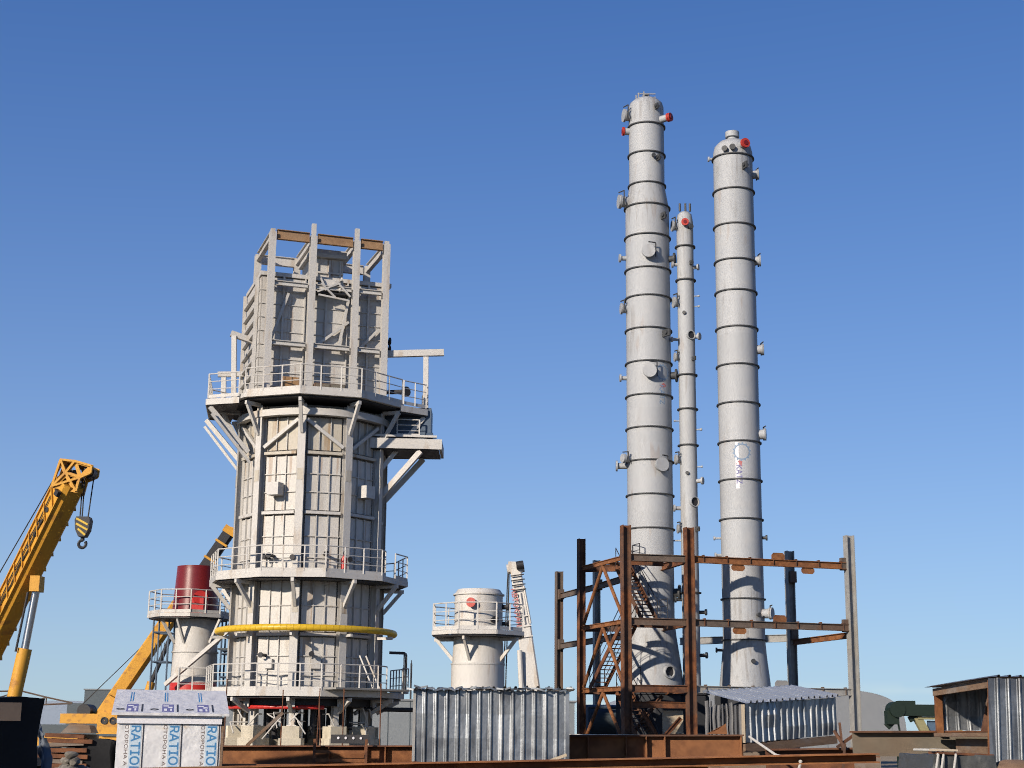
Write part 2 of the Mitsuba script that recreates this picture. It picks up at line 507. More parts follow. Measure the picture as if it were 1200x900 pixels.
def bracket(parent, phi, r0, z0, r1, z1):
    part(parent, 'bracket', M().bar(FP(phi, r0, z0), FP(phi, r1, z1), .14, .16).bar(FP(phi, r0, z1 + .02), FP(phi, r1 + .1, z1 + .02), .13, .16), 'white_steel')


inner = [FP(c, 3.55) for c in COLS]
# lowest platform
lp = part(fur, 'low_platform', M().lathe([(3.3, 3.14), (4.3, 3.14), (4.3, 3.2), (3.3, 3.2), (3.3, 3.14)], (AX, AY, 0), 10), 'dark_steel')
out = [FP(a, 4.45) for a in range(-99, 262, 36)]
deck(lp, out[:10], inner, 3.22, 3.46)
for a, b in ((-99, -63), (-63, -27), (-27, 9), (9, 45)):
    part(lp, 'railing', railing([FP(a, 4.4), FP(b, 4.4)], 3.46), 'white_steel')
part(lp, 'railing', railing([FP(45, 4.4), FP(57, 4.2)], 3.46), 'white_steel')
part(lp, 'railing', railing([FP(78, 4.4), FP(84, 4.6), FP(117, 4.4)], 3.46, step=.4), 'white_steel')
part(lp, 'railing', railing([FP(-99, 4.4), FP(-96, 5.6), FP(-110, 6.0)], 3.40, step=.5), 'white_steel')
part(lp, 'extension_deck', M().poly([FP(-94, 4.5), FP(-94, 5.7), FP(-112, 6.1), FP(-116, 4.6)], 3.2, 3.38), 'white_steel')
part(lp, 'loading_plate', M().poly([FP(10, 4.3), FP(14, 5.35), FP(60, 5.2), FP(66, 4.2)], 3.50, 3.58), 'grey_steel')
m = M()
for a in (74, 90):
    m.bar(FP(a, 4.5, 3.46), FP(a, 4.5, 5.2), .06, .06)
m.bar(FP(66, 4.0, 5.2), FP(74, 4.5, 5.2), .06, .12).bar(FP(74, 4.5, 5.2), FP(90, 4.5, 5.2), .06, .1)
for k in range(5):
    m.bar(FP(76 + 3 * k, 4.52, 3.46), FP(76 + 3 * k, 4.52, 5.15), .025, .025)
part(lp, 'gate_frame', m, 'dark_steel')
part(lp, 'ladder', M().bar(FP(44, 4.25, 3.5), FP(40, 3.6, 5.0), .06, .06).bar(FP(50, 4.25, 3.5), FP(46, 3.6, 5.0), .06, .06), 'white_steel')
for c in COLS:
    bracket(lp, c, 3.3, 2.6, 4.2, 3.08)
# middle platform
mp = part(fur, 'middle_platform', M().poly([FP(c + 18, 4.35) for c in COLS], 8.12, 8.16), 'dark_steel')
deck(mp, [FP(c + 18, 4.5) for c in COLS], inner, 8.18, 8.42)
for k, c in enumerate(COLS):
    a, b = c + 18, c + 54
    if a == 45:
        part(mp, 'railing', railing([FP(a, 4.45), FP(a + 5, 4.32)], 8.42), 'white_steel')
        part(mp, 'railing', railing([FP(a + 18, 4.25), FP(b, 4.45)], 8.42), 'white_steel')
    else:
        part(mp, 'railing', railing([FP(a, 4.45), FP(b, 4.45)], 8.42), 'white_steel')
    bracket(mp, c, 3.45, 7.05, 4.3, 8.05)
# upper platform with two cantilevered landings
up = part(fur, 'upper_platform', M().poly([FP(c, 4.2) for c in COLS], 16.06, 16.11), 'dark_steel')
deck(up, [FP(c, 4.42) for c in COLS], [], 16.13, 16.34)
for c in (-45, -9, 27):
    part(up, 'railing', railing([FP(c, 4.38), FP(c + 36, 4.38)], 16.34), 'white_steel')
part(up, 'side_landing', M().poly([FP(-50, 4.35), FP(-66, 5.25), FP(-104, 5.0), FP(-112, 4.2)], 15.9, 16.04), 'dark_steel')
m = M()
for a, b in ((FP(-50, 4.35), FP(-66, 5.25)), (FP(-66, 5.25), FP(-104, 5.0)), (FP(-104, 5.0), FP(-112, 4.2))):
    m.bar(V(a[0], a[1], 16.05), V(b[0], b[1], 16.05), .1, .27)
part(up, 'edge_channel', m, 'white_steel')
part(up, 'railing', railing([FP(-66, 5.2), FP(-104, 4.95)], 16.23, step=.55), 'white_steel')
part(up, 'railing', railing([FP(-66, 5.2), FP(-50, 4.4)], 16.23), 'white_steel')
part(up, 'railing', railing([FP(-104, 4.95), FP(-118, 4.4)], 16.23), 'white_steel')
part(up, 'side_landing', M().poly([FP(62, 4.3), FP(76, 5.2), FP(104, 5.2), FP(112, 4.2)], 15.9, 16.04), 'dark_steel')
m = M()
for a, b in ((FP(62, 4.35), FP(76, 5.25)), (FP(76, 5.25), FP(104, 5.25))):
    m.bar(V(a[0], a[1], 16.1), V(b[0], b[1], 16.1), .1, .28)
part(up, 'edge_channel', m, 'white_steel')
part(up, 'railing', railing([FP(63, 4.45), FP(76, 5.2), FP(104, 5.2)], 16.3, step=.6), 'white_steel')
for c in COLS:
    bracket(up, c, 3.45, 14.6, 4.2, 15.9)
for ph0, ph1 in ((-58, -66), (-100, -102)):
    part(up, 'bracket', M().bar(FP(ph0, 3.4, 13.9), FP(ph1, 5.1, 15.85), .16, .2).bar(FP(ph0 + 3, 3.4, 13.4), FP(ph1 + 3, 5.1, 15.5), .1, .12), 'white_steel')
part(up, 'bracket', M().bar(FP(68, 3.3, 13.4), FP(77, 5.1, 15.9), .17, .2), 'white_steel')
# lower landing on the right with a fan unit
lowr = part(fur, 'right_landing', M().poly([V(-6.4, 68.6), V(-3.3, 68.9), V(-3.3, 71.2), V(-6.4, 71.2)], 14.25, 14.33), 'dark_steel')
part(lowr, 'edge_channel', M().bar(V(-6.4, 68.55, 14.52), V(-3.15, 68.85, 14.52), .12, .46).bar(V(-3.22, 68.9, 14.52), V(-3.22, 71.2, 14.52), .12, .46).bar(V(-6.3, 68.8, 14.9), V(-3.4, 69.05, 14.9), .3, .1), 'white_steel')
part(lowr, 'strut', M().bar(V(-6.15, 69.4, 11.9), V(-4.1, 68.9, 14.22), .2, .24), 'white_steel')
part(lowr, 'strut', M().bar(V(-6.15, 71.0, 11.9), V(-4.1, 71.0, 14.22), .2, .24), 'white_steel')
part(lowr, 'fan_unit', M().box(V(-4.9, 70.2, 15.4), (2.4, 1.4, 1.9)).tube(V(-3.9, 69.6, 14.9), V(-3.6, 69.6, 14.9), .3, 16), 'blue_steel')
part(lowr, 'railing', railing([V(-5.2, 69.0), V(-4.2, 69.1)], 14.9, h=.8), 'white_steel')
# davit frames either side of the upper platform
part(up, 'davit', M().bar(V(-12.8, 69.6, 16.2), V(-12.95, 69.6, 19.7), .22, .22).bar(V(-13.1, 69.6, 19.82), V(-11.2, 70.3, 19.3), .24, .26).bar(V(-12.1, 69.9, 19.4), V(-11.3, 69.9, 18.1), .1, .1), 'white_steel')
part(up, 'davit', M().bar(V(-13.6, 71.3, 16.2), V(-13.65, 71.3, 18.1), .22, .2).bar(V(-13.95, 71.3, 18.25), V(-12.3, 71.6, 18.35), .2, .24), 'white_steel')
part(up, 'davit', M().bar(V(-3.98, 69.9, 16.1), V(-4.02, 69.9, 18.85), .24, .24).bar(V(-6.0, 69.7, 18.92), V(-3.2, 70.0, 19.1), .24, .3), 'white_steel')
part(up, 'vent_pipe', M().tube(V(-6.3, 70.0, 17.15), V(-4.9, 69.7, 17.15), .1).tube(V(-4.95, 69.75, 17.15), V(-4.85, 69.65, 17.15), .24), 'dark_steel', smooth=30)

# upper rectangular box and its open frame, turned about eighteen degrees
FU, FV = V(.947, .322, 0), V(-.322, .947, 0)


def FR(u, v, z):
    return V(-11.05, 67.66, z) + FU * u + FV * v


ub = part(fur, 'upper_box', M().hexa([FR(u, v, z) for z in (16.34, 22.2) for u, v in ((-.3, .57), (5.7, .57), (5.7, 4.5), (-.3, 4.5))]), 'grey_joint')
part(ub, 'roof_plate', M().hexa([FR(u, v, z) for z in (22.21, 22.4) for u, v in ((-.38, .46), (5.78, .46), (5.78, 4.6), (-.38, 4.6))]), 'cream_paint')
stiff = M()
for i in range(6):
    for j in range(9):
        u0, u1 = -.3 + i, .7 + i
        z0, z1 = 16.4 + j * .64, 16.4 + (j + 1) * .64
        part(ub, 'panel', M().box(FR((u0 + u1) / 2, .55 + rng.uniform(-.006, .006), (z0 + z1) / 2), (.95, .05, .60), (FU, FV, V(0, 0, 1))), 'cream_paint')
    if i:
        stiff.box(FR(-.3 + i, .47, 19.3), (.09 if i % 2 else .05, .12, 5.8), (FU, FV, V(0, 0, 1)))
for j in range(1, 9):
    stiff.box(FR(2.7, .50, 16.4 + j * .64), (6.0, .06, .035), (FU, FV, V(0, 0, 1)))
for j in range(9):
    for i in range(3):
        part(ub, 'panel', M().box(FR(-.32 + rng.uniform(-.006, .006), 1.23 + 1.31 * i, 16.4 + (j + .5) * .64), (.05, 1.26, .60), (FU, FV, V(0, 0, 1))), 'cream_paint')
    stiff.box(FR(-.42, 2.72, 16.4 + j * .64), (.16, 3.5, .1), (FU, FV, V(0, 0, 1)))
for v in (1.0, 4.4):
    stiff.box(FR(-.45, v, 19.3), (.16, .12, 5.8), (FU, FV, V(0, 0, 1)))
part(ub, 'stiffener_grid', stiff, 'white_steel')
for z in (20.15, 19.75):
    part(ub, 'nozzle', M().tube(FR(5.7, 2.6, z), FR(6.3, 2.6, z), .07).tube(FR(6.27, 2.6, z), FR(6.34, 2.6, z), .2), 'dark_steel', smooth=30)
m = M()
for j in range(8):
    m.box(FR(5.76, 2.7, 16.8 + j * .66), (.14, 3.4, .12), (FU, FV, V(0, 0, 1)))
part(ub, 'side_ribs', m, 'dark_steel')
# the frame posts
for i, (u, zt) in enumerate(((0, 24.3), (1.9, 24.75), (3.95, 24.75), (5.38, 24.3))):
    part(fur, 'frame_post', M().ibeam(FR(u, 0, 16.34), FR(u, 0, 24.15), .30, .32, .03, FV).bar(FR(u, .0, 24.15), FR(u, .0, zt), .2, .2, FV), 'white_steel')
    part(fur, 'frame_post', M().ibeam(FR(u, 3.93, 22.4), FR(u, 3.93, 24.2), .3, .3, .03, FV), 'white_steel')
    part(fur, 'depth_beam', M().ibeam(FR(u, .2, 24.05), FR(u, 3.75, 24.05), .2, .42), 'white_steel')
for a, b in ((.19, 1.71), (2.09, 3.76), (4.14, 5.19)):
    part(fur, 'top_beam', M().ibeam(FR(a, 0, 24.06), FR(b, 0, 24.06), .2, .46), 'brown_wood', label='brown top beam')
part(fur, 'back_beam', M().ibeam(FR(.16, 3.93, 24.0), FR(5.2, 3.93, 24.0), .2, .45), 'white_steel')
for z in (21.75, 18.95):
    for a, b in ((.19, 1.71), (2.09, 3.76), (4.14, 5.19)):
        part(fur, 'cross_rail', M().ibeam(FR(a, 0, z), FR(b, 0, z), .18, .22), 'white_steel')
    for u in (0, 1.9, 3.95, 5.38):
        part(fur, 'tie_bar', M().bar(FR(u, .19, z), FR(u, .51, z), .14, .16), 'white_steel')
for a, za, b, zb in ((2.1, 18.9, 3.75, 20.3), (4.15, 18.9, 5.2, 20.1), (3.75, 21.6, 3.3, 18.9), (.2, 19.2, .9, 21.4)):
    part(fur, 'brace', M().bar(FR(a, .33, za), FR(b, .33, zb), .12, .12, FV), 'white_steel')
# short flanged duct on the roof and the small landing before it
du = part(fur, 'roof_duct', M().hexa([FR(u, v, z) for z in (22.4, 23.45) for u, v in ((2.0, 1.0), (3.55, 1.0), (3.55, 3.0), (2.0, 3.0))]), 'cream_paint')
part(du, 'flange', M().hexa([FR(u, v, z) for z in (23.46, 23.62) for u, v in ((1.85, .75), (3.75, .75), (3.75, 3.2), (1.85, 3.2))]).hexa([FR(u, v, z) for z in (23.64, 23.86) for u, v in ((1.92, .85), (3.68, .85), (3.68, 3.1), (1.92, 3.1))]), 'white_steel')
m = M()
for u in (2.3, 2.9, 3.4):
    m.box(FR(u, .95, 22.9), (.08, .1, .95), (FU, FV, V(0, 0, 1)))
m.box(FR(2.8, .94, 22.75), (1.5, .09, .08), (FU, FV, V(0, 0, 1)))
part(du, 'rib', m, 'white_steel')
lan = part(fur, 'roof_landing', M().hexa([FR(u, v, z) for z in (21.5, 21.56) for u, v in ((2.1, .02), (3.75, .02), (3.75, .8), (2.1, .8))]), 'dark_steel')
part(lan, 'hatch', M().bar(FR(2.5, .3, 21.6), FR(3.3, .3, 22.2), .9, .06).box(FR(2.95, .3, 21.95), (.9, .35, .5), (FU, FV, V(0, 0, 1))), 'cream_paint')
m = M()
for a, b in (((2.15, -.1, 21.5), (3.2, -.1, 22.0)), ((2.3, -.15, 21.9), (3.0, -.1, 21.3)), ((3.0, -.1, 22.1), (3.7, -.1, 21.4)), ((2.3, 0, 22.2), (2.6, 0, 21.6)), ((3.3, 0, 22.3), (3.2, 0, 21.6)), ((2.2, -.15, 21.35), (3.6, -.15, 21.2))):
    m.bar(FR(*a), FR(*b), .08, .08)
part(lan, 'loose_bar', m, 'white_steel')
# legs and burners under the floor
for c in COLS:
    r, t = radial(c)
    part(fur, 'leg', M().ibeam(FP(c, 2.95, 2.05), FP(c, 2.95, 2.85), .26, .26, .025, r).box(FP(c, 2.95, 2.02), (.42, .42, .05), (t, r, V(0, 0, 1))), 'cream_paint')
m = M()
for k in range(14):
    a, r = rng.uniform(0, 360), rng.uniform(.3, 2.4)
    m.tube(FP(a, r, 1.2 + rng.uniform(0, .8)), FP(a, r, 2.85), .12, 10)
    m.path([FP(a, r, 1.9), FP(a + 20, r + .4, 1.9), FP(a + 20, r + .4, 2.8)], .05)
part(fur, 'burner_piping', m, 'dark_steel', smooth=30, kind='stuff')
m = M()
for k in range(16):
    a = rng.uniform(-70, 70)
    z = rng.uniform(2.0, 2.8)
    m.path([FP(a, 2.6, z), FP(a + rng.uniform(-9, 9), 3.3, z), FP(a + rng.uniform(-9, 9), 3.3, z - rng.uniform(.3, .8))], .03)
part(fur, 'small_piping', m, 'white_steel', smooth=30, kind='stuff')

for k, c in enumerate(COLS):
    r, t = radial(c)
    m = M().box(FP(c, 2.95, .75), (.95, .95, 1.5), (t, r, V(0, 0, 1))).box(FP(c, 2.95, 1.75), (.75, .75, .5), (t, r, V(0, 0, 1)))
    thing('concrete_pedestal', {0: 'leftmost cream concrete pedestal under the furnace tower', 1: 'second cream concrete pedestal from the left under the furnace tower', 2: 'third cream concrete pedestal from the left under the furnace tower', 3: 'fourth cream concrete pedestal from the left under the furnace tower', 4: 'rightmost cream concrete pedestal under the furnace tower'}.get(k, 'shaded concrete pedestal at the back under the furnace tower'), 'pedestal', 'pedestals under the furnace tower', m, 'concrete')
m = M().box(FP(-2, 3.3, 18.95 - 2.15), (.55, .5, .9), (radial(-8)[1], radial(-8)[0], V(0, 0, 1)))
c0 = FR(1.0, -.45, 16.8)
w = thing('plywood_crate', 'orange brown plywood crate standing on the upper platform of the furnace tower', 'crate', mesh=M().box(c0, (.72, .5, .9), (FU, FV, V(0, 0, 1))), mat='plywood')
m = M()
for sx in (-.33, 0, .33):
    m.box(c0 + FU * sx - FV * .265, (.07, .03, .9), (FU, FV, V(0, 0, 1)))
part(w, 'batten', m, 'brown_wood')
w = thing('grey_cabinet', 'grey equipment cabinet behind the railing of the upper platform right of the plywood crate', 'cabinet', mesh=M().box(FR(2.85, -.15, 16.75), (1.4, .5, .82), (FU, FV, V(0, 0, 1))), mat='primer_steel')
part(w, 'door', M().box(FR(2.5, -.42, 16.75), (.62, .04, .72), (FU, FV, V(0, 0, 1))), 'grey_beam')
part(w, 'door', M().box(FR(3.2, -.42, 16.75), (.62, .04, .72), (FU, FV, V(0, 0, 1))), 'grey_beam')
w = thing('fire_extinguisher', 'red fire extinguisher on the middle platform of the furnace tower', 'fire extinguisher')
part(w, 'bottle', M().lathe([(.01, 0), (.13, 0), (.13, .62), (.06, .74), (.06, .8)], FP(22, 3.95, 8.44), 16), 'red_paint', smooth=40)
part(w, 'valve', M().tube(FP(22, 3.95, 9.24), FP(22, 3.95, 9.36), .05), 'dark_steel')


# ------------------------------------------------------------------ process columns
def column(label, x, y, prof, rings, ringw, nozzles, zk, name='process_column'):
    zf = lambda z: 1.7 + (z - 1.7) * zk
    prof = [(r, zf(z)) for r, z in prof]
    rings = [zf(z) for z in rings]
    nozzles = [(ph, zf(z), r * (.80 if kind in ('manhole', 'small', 'red') else .9), L * (.62 if kind == 'manhole' else .85), kind) for ph, z, r, L, kind in nozzles]
    key = thing(name, label, 'process column')
    part(key, 'shell', M().lathe(prof, (x, y, 0), 72), 'column_paint', smooth=35)

    def rad(z):
        zz = [p[1] for p in prof]; rr = [p[0] for p in prof]
        return float(np.interp(z, zz, rr))
    for z in rings:
        r = rad(z)
        part(key, 'stiffener_ring', M().lathe([(r - .01, z - .03), (r + ringw * .85, z - .03), (r + ringw * .85, z + .03), (r - .01, z + .03)], (x, y, 0), 72), 'ring_paint', smooth=30)
    los = math.atan2(x, y)
    for spec in nozzles:
        ph, z, r, L, kind = spec
        # angle measured from the face turned to the south viewer
        a = math.radians(ph) - los
        d = V(math.sin(a), -math.cos(a), 0)
        p = V(x, y, z); R = rad(z)
        m = M()
        if kind in ('manhole', 'red'):
            nz = part(key, 'manhole' if kind == 'manhole' else 'capped_nozzle', M().tube(p + d * (R - .12), p + d * (R + L), r, 24), 'column_paint', smooth=35)
            part(nz, 'flange', M().tube(p + d * (R + L * .72), p + d * (R + L * .86), r * 1.28, 24), 'cap_red' if kind == 'red' else 'column_paint', smooth=35)
            part(nz, 'cover', M().tube(p + d * (R + L * .9), p + d * (R + L * 1.06), r * 1.26, 24), 'cap_red' if kind == 'red' else 'column_paint', smooth=35)
            if kind == 'red':
                part(nz, 'plug', M().tube(p + d * (R + L * 1.06), p + d * (R + L * 1.16), r * .62, 20), 'dark_red', smooth=35)
            else:
                s = V(-d[1], d[0], 0)
                part(nz, 'davit_arm', M().path([p + d * (R + L * .55) + s * r * 1.35 - V(0, 0, r), p + d * (R + L * .55) + s * r * 1.35 + V(0, 0, r * 1.7), p + d * (R + L) + V(0, 0, r * 1.7)], .035, 6), 'ring_paint', smooth=30)
        elif kind == 'open':
            nz = part(key, 'open_nozzle', M().lathe([(r * .85, R - .1), (r * .85, R + L), (r, R + L), (r, R - .1)], p, 24, d), 'column_paint', smooth=35)
            part(nz, 'bore', M().lathe([(r * .84, R + .02), (.01, R + .02)], p, 24, d), 'dark_steel')
        elif kind == 'lug':
            s = V(-d[1], d[0], 0)
            part(key, 'lifting_lug', M().box(p + d * (R + L / 2), (.1, L, r * 2), (s, d, V(0, 0, 1))).tube(p + d * (R + L * .6) - s * r * .8, p + d * (R + L * .6) + s * r * .8, r * .55, 14), 'ring_paint', smooth=30)
        else:
            nz = part(key, 'small_nozzle', M().tube(p + d * (R - .05), p + d * (R + L), r, 14).tube(p + d * (R + L - .05), p + d * (R + L + .04), r * 1.8, 14), 'column_paint' if kind == 'small' else 'ring_paint', smooth=35)
    return key, rad, los


cl = thing  # noqa
KL, radL, losL = column('tallest grey process column with a narrower upper part, leftmost of the three columns', 7.32, 80.5,
    [(1.72, 4.05), (1.72, 4.2), (1.63, 4.2), (1.62, 4.4), (1.47, 5.6), (1.27, 7.0), (1.20, 7.8), (1.19, 30.85), (.97, 32.15), (.97, 36.95), (.9, 37.2), (.68, 37.42), (.35, 37.55), (.01, 37.6)],
    [35.74, 34.0, 32.17, 30.83, 29.05, 27.12, 25.5, 23.65, 21.77, 19.9, 18.09, 16.28, 14.43, 12.6], .11,
    [(-72, 36.4, .36, .55, 'manhole'), (58, 36.05, .24, .7, 'red'), (-80, 35.5, .24, .42, 'red'), (-75, 31.2, .38, .75, 'manhole'),
     (2, 27.9, .36, .62, 'manhole'), (2, 21.1, .36, .62, 'manhole'), (25, 15.95, .36, .6, 'manhole'), (-80, 27.9, .16, .4, 'small'), (-78, 24.95, .3, .5, 'manhole'),
     (78, 27.8, .2, .35, 'dark'), (80, 21.1, .22, .35, 'dark'), (40, 23.3, .2, .7, 'lug'), (35, 33.6, .18, .35, 'lug'), (40, 30.1, .2, .4, 'lug'), (32, 36.7, .18, .3, 'lug'),
     (-82, 21.0, .14, .4, 'small'), (-60, 16.4, .24, .7, 'manhole'), (-86, 16.1, .2, .65, 'small'), (80, 9.2, .26, .35, 'dark'), (20, 33.7, .07, .2, 'dark'),
     (82, 12.0, .05, .5, 'small'), (60, 10.7, .16, .3, 'lug'), (33, 5.0, .36, .2, 'open')], .968)
m = M()
for a in range(0, 360, 60):
    p = V(7.32 + .55 * math.sin(a), 80.5 + .55 * math.cos(a), 36.2)
    m.bar(p, p + V(0, 0, .42), .07, .07)
m.bar(V(6.82, 80.2, 36.58), V(7.82, 80.2, 36.58), .05, .05).tube(V(7.32, 80.5, 36.3), V(7.32, 80.5, 36.62), .2)
part(KL, 'top_fitting', m, 'grey_steel')
KM, radM, losM = column('thin grey process column between the two wide ones', 9.31, 80.0,
    [(.62, 4.0), (.62, 4.12), (.46, 4.12), (.45, 5), (.45, 29.2), (.38, 29.6), (.24, 29.75), (.01, 29.8)],
    [27.74, 25.84, 20.56, 18.7, 16.75, 8.99], .13,
    [(2, 28.99, .2, .3, 'red'), (-76, 28.94, .3, .42, 'manhole'), (30, 28.75, .08, .3, 'dark'), (-80, 26.75, .12, .3, 'small'), (35, 26.75, .13, .3, 'lug'), (75, 26.56, .12, .3, 'small'),
     (-72, 24.6, .3, .4, 'manhole'), (-12, 23.94, .06, .08, 'dark'), (78, 24.94, .04, .3, 'small'), (80, 24.37, .04, .3, 'small'), (30, 22.7, .27, .12, 'open'), (65, 22.65, .14, .35, 'small'),
     (-82, 22.56, .1, .4, 'small'), (-75, 21.56, .24, .35, 'manhole'), (40, 21.41, .12, .3, 'lug'), (80, 17.6, .05, .3, 'small'), (-80, 18.08, .04, .3, 'small'), (-75, 15.99, .27, .4, 'manhole'),
     (-8, 15.22, .06, .08, 'dark'), (72, 14.84, .14, .35, 'small'), (80, 15.6, .04, .3, 'small'), (35, 13.7, .3, .14, 'open'), (-80, 13.41, .13, .4, 'small'), (-78, 12.32, .24, .3, 'manhole'),
     (45, 12.27, .14, .3, 'lug'), (78, 7.99, .1, .4, 'dark'), (76, 5.8, .1, .4, 'dark'), (-84, 10.56, .04, .4, 'small'), (-82, 8.65, .1, .4, 'dark')], .994)
m = M()
for dx in (-.25, .05, .3):
    m.tube(V(9.31 + dx, 80, 29.65), V(9.31 + dx, 80, 30.1), .06, 8)
part(KM, 'top_fitting', m, 'ring_paint')
KR, radR, losR = column('wide grey process column with a red cap near its domed top, rightmost of the three columns', 11.86, 79.0,
    [(1.38, 4.05), (1.38, 4.2), (1.28, 4.2), (1.27, 4.4), (1.14, 5.6), (1.06, 6.6), (1.055, 33.3), (.98, 33.65), (.75, 33.92), (.4, 34.08), (.01, 34.12)],
    [32.95, 30.97, 28.95, 26.94, 25.2, 23.17, 21.1, 19.02, 16.94, 14.9, 12.84, 8.7, 6.6], .11,
    [(30, 33.45, .26, .45, 'red'), (86, 32.0, .28, .5, 'manhole'), (88, 27.05, .3, .45, 'manhole'), (86, 22.05, .3, .5, 'manhole'), (84, 17.4, .32, .5, 'manhole'),
     (-84, 33.0, .1, .3, 'small'), (0, 33.25, .1, .2, 'dark'), (-20, 33.2, .1, .2, 'dark'), (30, 32.2, .2, .5, 'lug'), (70, 7.95, .3, .75, 'manhole'), (84, 11.9, .09, .25, 'dark'),
     (-86, 11.9, .07, .4, 'small'), (-84, 11.0, .1, .35, 'small'), (-86, 6.1, .08, .35, 'dark'), (40, 7.85, .07, .2, 'dark'), (20, 5.5, .07, .15, 'dark')], .978)
part(KR, 'top_nozzle', M().tube(V(11.86, 79.0, 33.1), V(11.86, 79.0, 33.7), .26, 24).tube(V(11.86, 79.0, 33.55), V(11.86, 79.0, 33.85), .38, 24), 'column_paint', smooth=35)


def wrap(mesh, x, y, R, a0, z0):
    """lay a flat lettering mesh (reading along x, up y) round a cylinder"""
    v = np.array(mesh.vertices)
    a = a0 + v[:, 0] / R
    rr = R + .004 + v[:, 2]
    return trimesh.Trimesh(np.stack([x + rr * np.sin(a), y - rr * np.cos(a), z0 + v[:, 1]], 1), mesh.faces, process=False)


def emblem(R, n=14, r0=.34, r1=.40, r2=.47):
    """toothed ring, as a flat mesh"""
    pts = []
    for i in range(n):
        for fa, r in ((.05, r1), (.2, r2), (.45, r2), (.6, r1)):
            a = (i + fa) / n * 2 * math.pi
            pts.append((r * math.cos(a), r * math.sin(a)))
    inner_ring = [(r0 * math.cos(a), r0 * math.sin(a)) for a in np.linspace(0, 2 * math.pi, 40)[:-1]]
    return trimesh.creation.extrude_polygon(Polygon(pts, [inner_ring]), .004, engine='earcut').subdivide_to_size(.15)


def turned(text, h):
    """lettering reading downwards"""
    m = meshkit.text_mesh(text, h, .004, True)
    v = np.array(m.vertices)
    m = trimesh.Trimesh(np.stack([v[:, 1], -v[:, 0], v[:, 2]], 1), m.faces, process=False)
    return m.subdivide_to_size(.2)


a = math.radians(38) - losL
part(KL, 'emblem', wrap(emblem(1.19), 7.32, 80.5, 1.195, a, 20.5), 'faded_blue', label='blue toothed ring emblem')
part(KL, 'emblem_mark', wrap(trimesh.creation.extrude_polygon(Polygon([(-.2, 0), (0, -.12), (.25, .05), (.05, .2)]), .004, engine='earcut'), 7.32, 80.5, 1.195, a, 19.75), 'print_red')
part(KL, 'lettering', wrap(turned('KATZ', .30), 7.32, 80.5, 1.195, a - .17, 19.85), 'faded_blue', label='blue lettering reading downwards')
a = math.radians(4) - losR
part(KR, 'emblem', wrap(emblem(1.055, r0=.36, r1=.42, r2=.49), 11.86, 79.0, 1.06, a + .04, 16.0), 'faded_blue', label='toothed ring emblem')
part(KR, 'emblem_mark', wrap(trimesh.creation.extrude_polygon(Polygon([(-.3, -.1), (0, -.22), (.05, .05), (-.1, .1)]), .004, engine='earcut'), 11.86, 79.0, 1.06, a, 15.45), 'print_red')
part(KR, 'white_backing', wrap(trimesh.creation.extrude_polygon(Polygon([(-.30, .9), (-.12, .9), (-.10, -1.5), (-.30, -1.5)]), .002, engine='earcut').subdivide_to_size(.12), 11.86, 79.0, 1.057, a, 15.6), 'print_white')
part(KR, 'lettering', wrap(turned('KATZ', .28), 11.86, 79.0, 1.06, a - .24, 15.35), 'print_violet', label='pale lettering reading downwards')

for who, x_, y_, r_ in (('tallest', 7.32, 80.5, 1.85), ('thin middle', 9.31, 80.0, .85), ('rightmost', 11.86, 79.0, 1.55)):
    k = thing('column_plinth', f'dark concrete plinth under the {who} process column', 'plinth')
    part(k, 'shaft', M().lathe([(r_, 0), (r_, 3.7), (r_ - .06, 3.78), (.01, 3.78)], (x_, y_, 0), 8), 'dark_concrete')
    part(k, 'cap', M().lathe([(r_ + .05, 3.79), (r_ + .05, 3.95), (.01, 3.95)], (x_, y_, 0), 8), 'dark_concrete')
# ------------------------------------------------------------------ steel frame round the columns
sf = thing('pipe_rack', 'rusty brown three level steel frame with stairs, standing before the process columns', 'steel frame')
P = {1: V(5.6, 75, 0), 2: V(8.75, 75.6, 0), 7: V(17.15, 78.1, 0), 6: V(15.35, 85, 0), 3: V(3.7, 80.5, 0), 5: V(5.05, 90.5, 0), 4: V(3.06, 97, 0), 8: V(7.72, 79.7, 0)}
ux = unit(P[7] - P[2]); vx = V(-ux[1], ux[0], 0)
for k, mat in ((1, 'rusty_steel'), (2, 'rusty_steel'), (3, 'rusty_steel'), (4, 'primer_steel'), (5, 'grey_steel'), (6, 'grey_steel'), (7, 'grey_steel')):
    s = .42 if k in (1, 2, 7, 4, 6) else .36
    part(sf, 'post', M().ibeam(P[k], P[k] + V(0, 0, 11.75), s, s, .04, ux).box(P[k] + V(0, 0, .8), (.6, .6, .04)), mat, label={7: 'pale grey post at the right end', 4: None}.get(k))
ZL = (3.95, 7.12, 10.2)


def fbeam(a, b, z, mat='rusty_steel', h=.34, w=.2, studs=0):
    a, b = V(a[0], a[1], z), V(b[0], b[1], z)
    d = unit(b - a)
    k = part(sf, 'beam', M().ibeam(a + d * .22, b - d * .22, w, h, .03), mat)
    L = np.linalg.norm(b - a)
    m = M()
    for i in range(studs):
        p = a + d * L * (i + .6) / studs
        m.box(p + V(0, 0, h / 2 + .03), (.09, w, .06), (d, V(-d[1], d[0], 0), V(0, 0, 1)))
        m.box(p, (.02, w - .01, h - .062), (d, V(-d[1], d[0], 0), V(0, 0, 1)))
    if studs:
        part(k, 'clip', m, 'rusty_steel' if mat != 'grey_steel' else 'primer_steel')


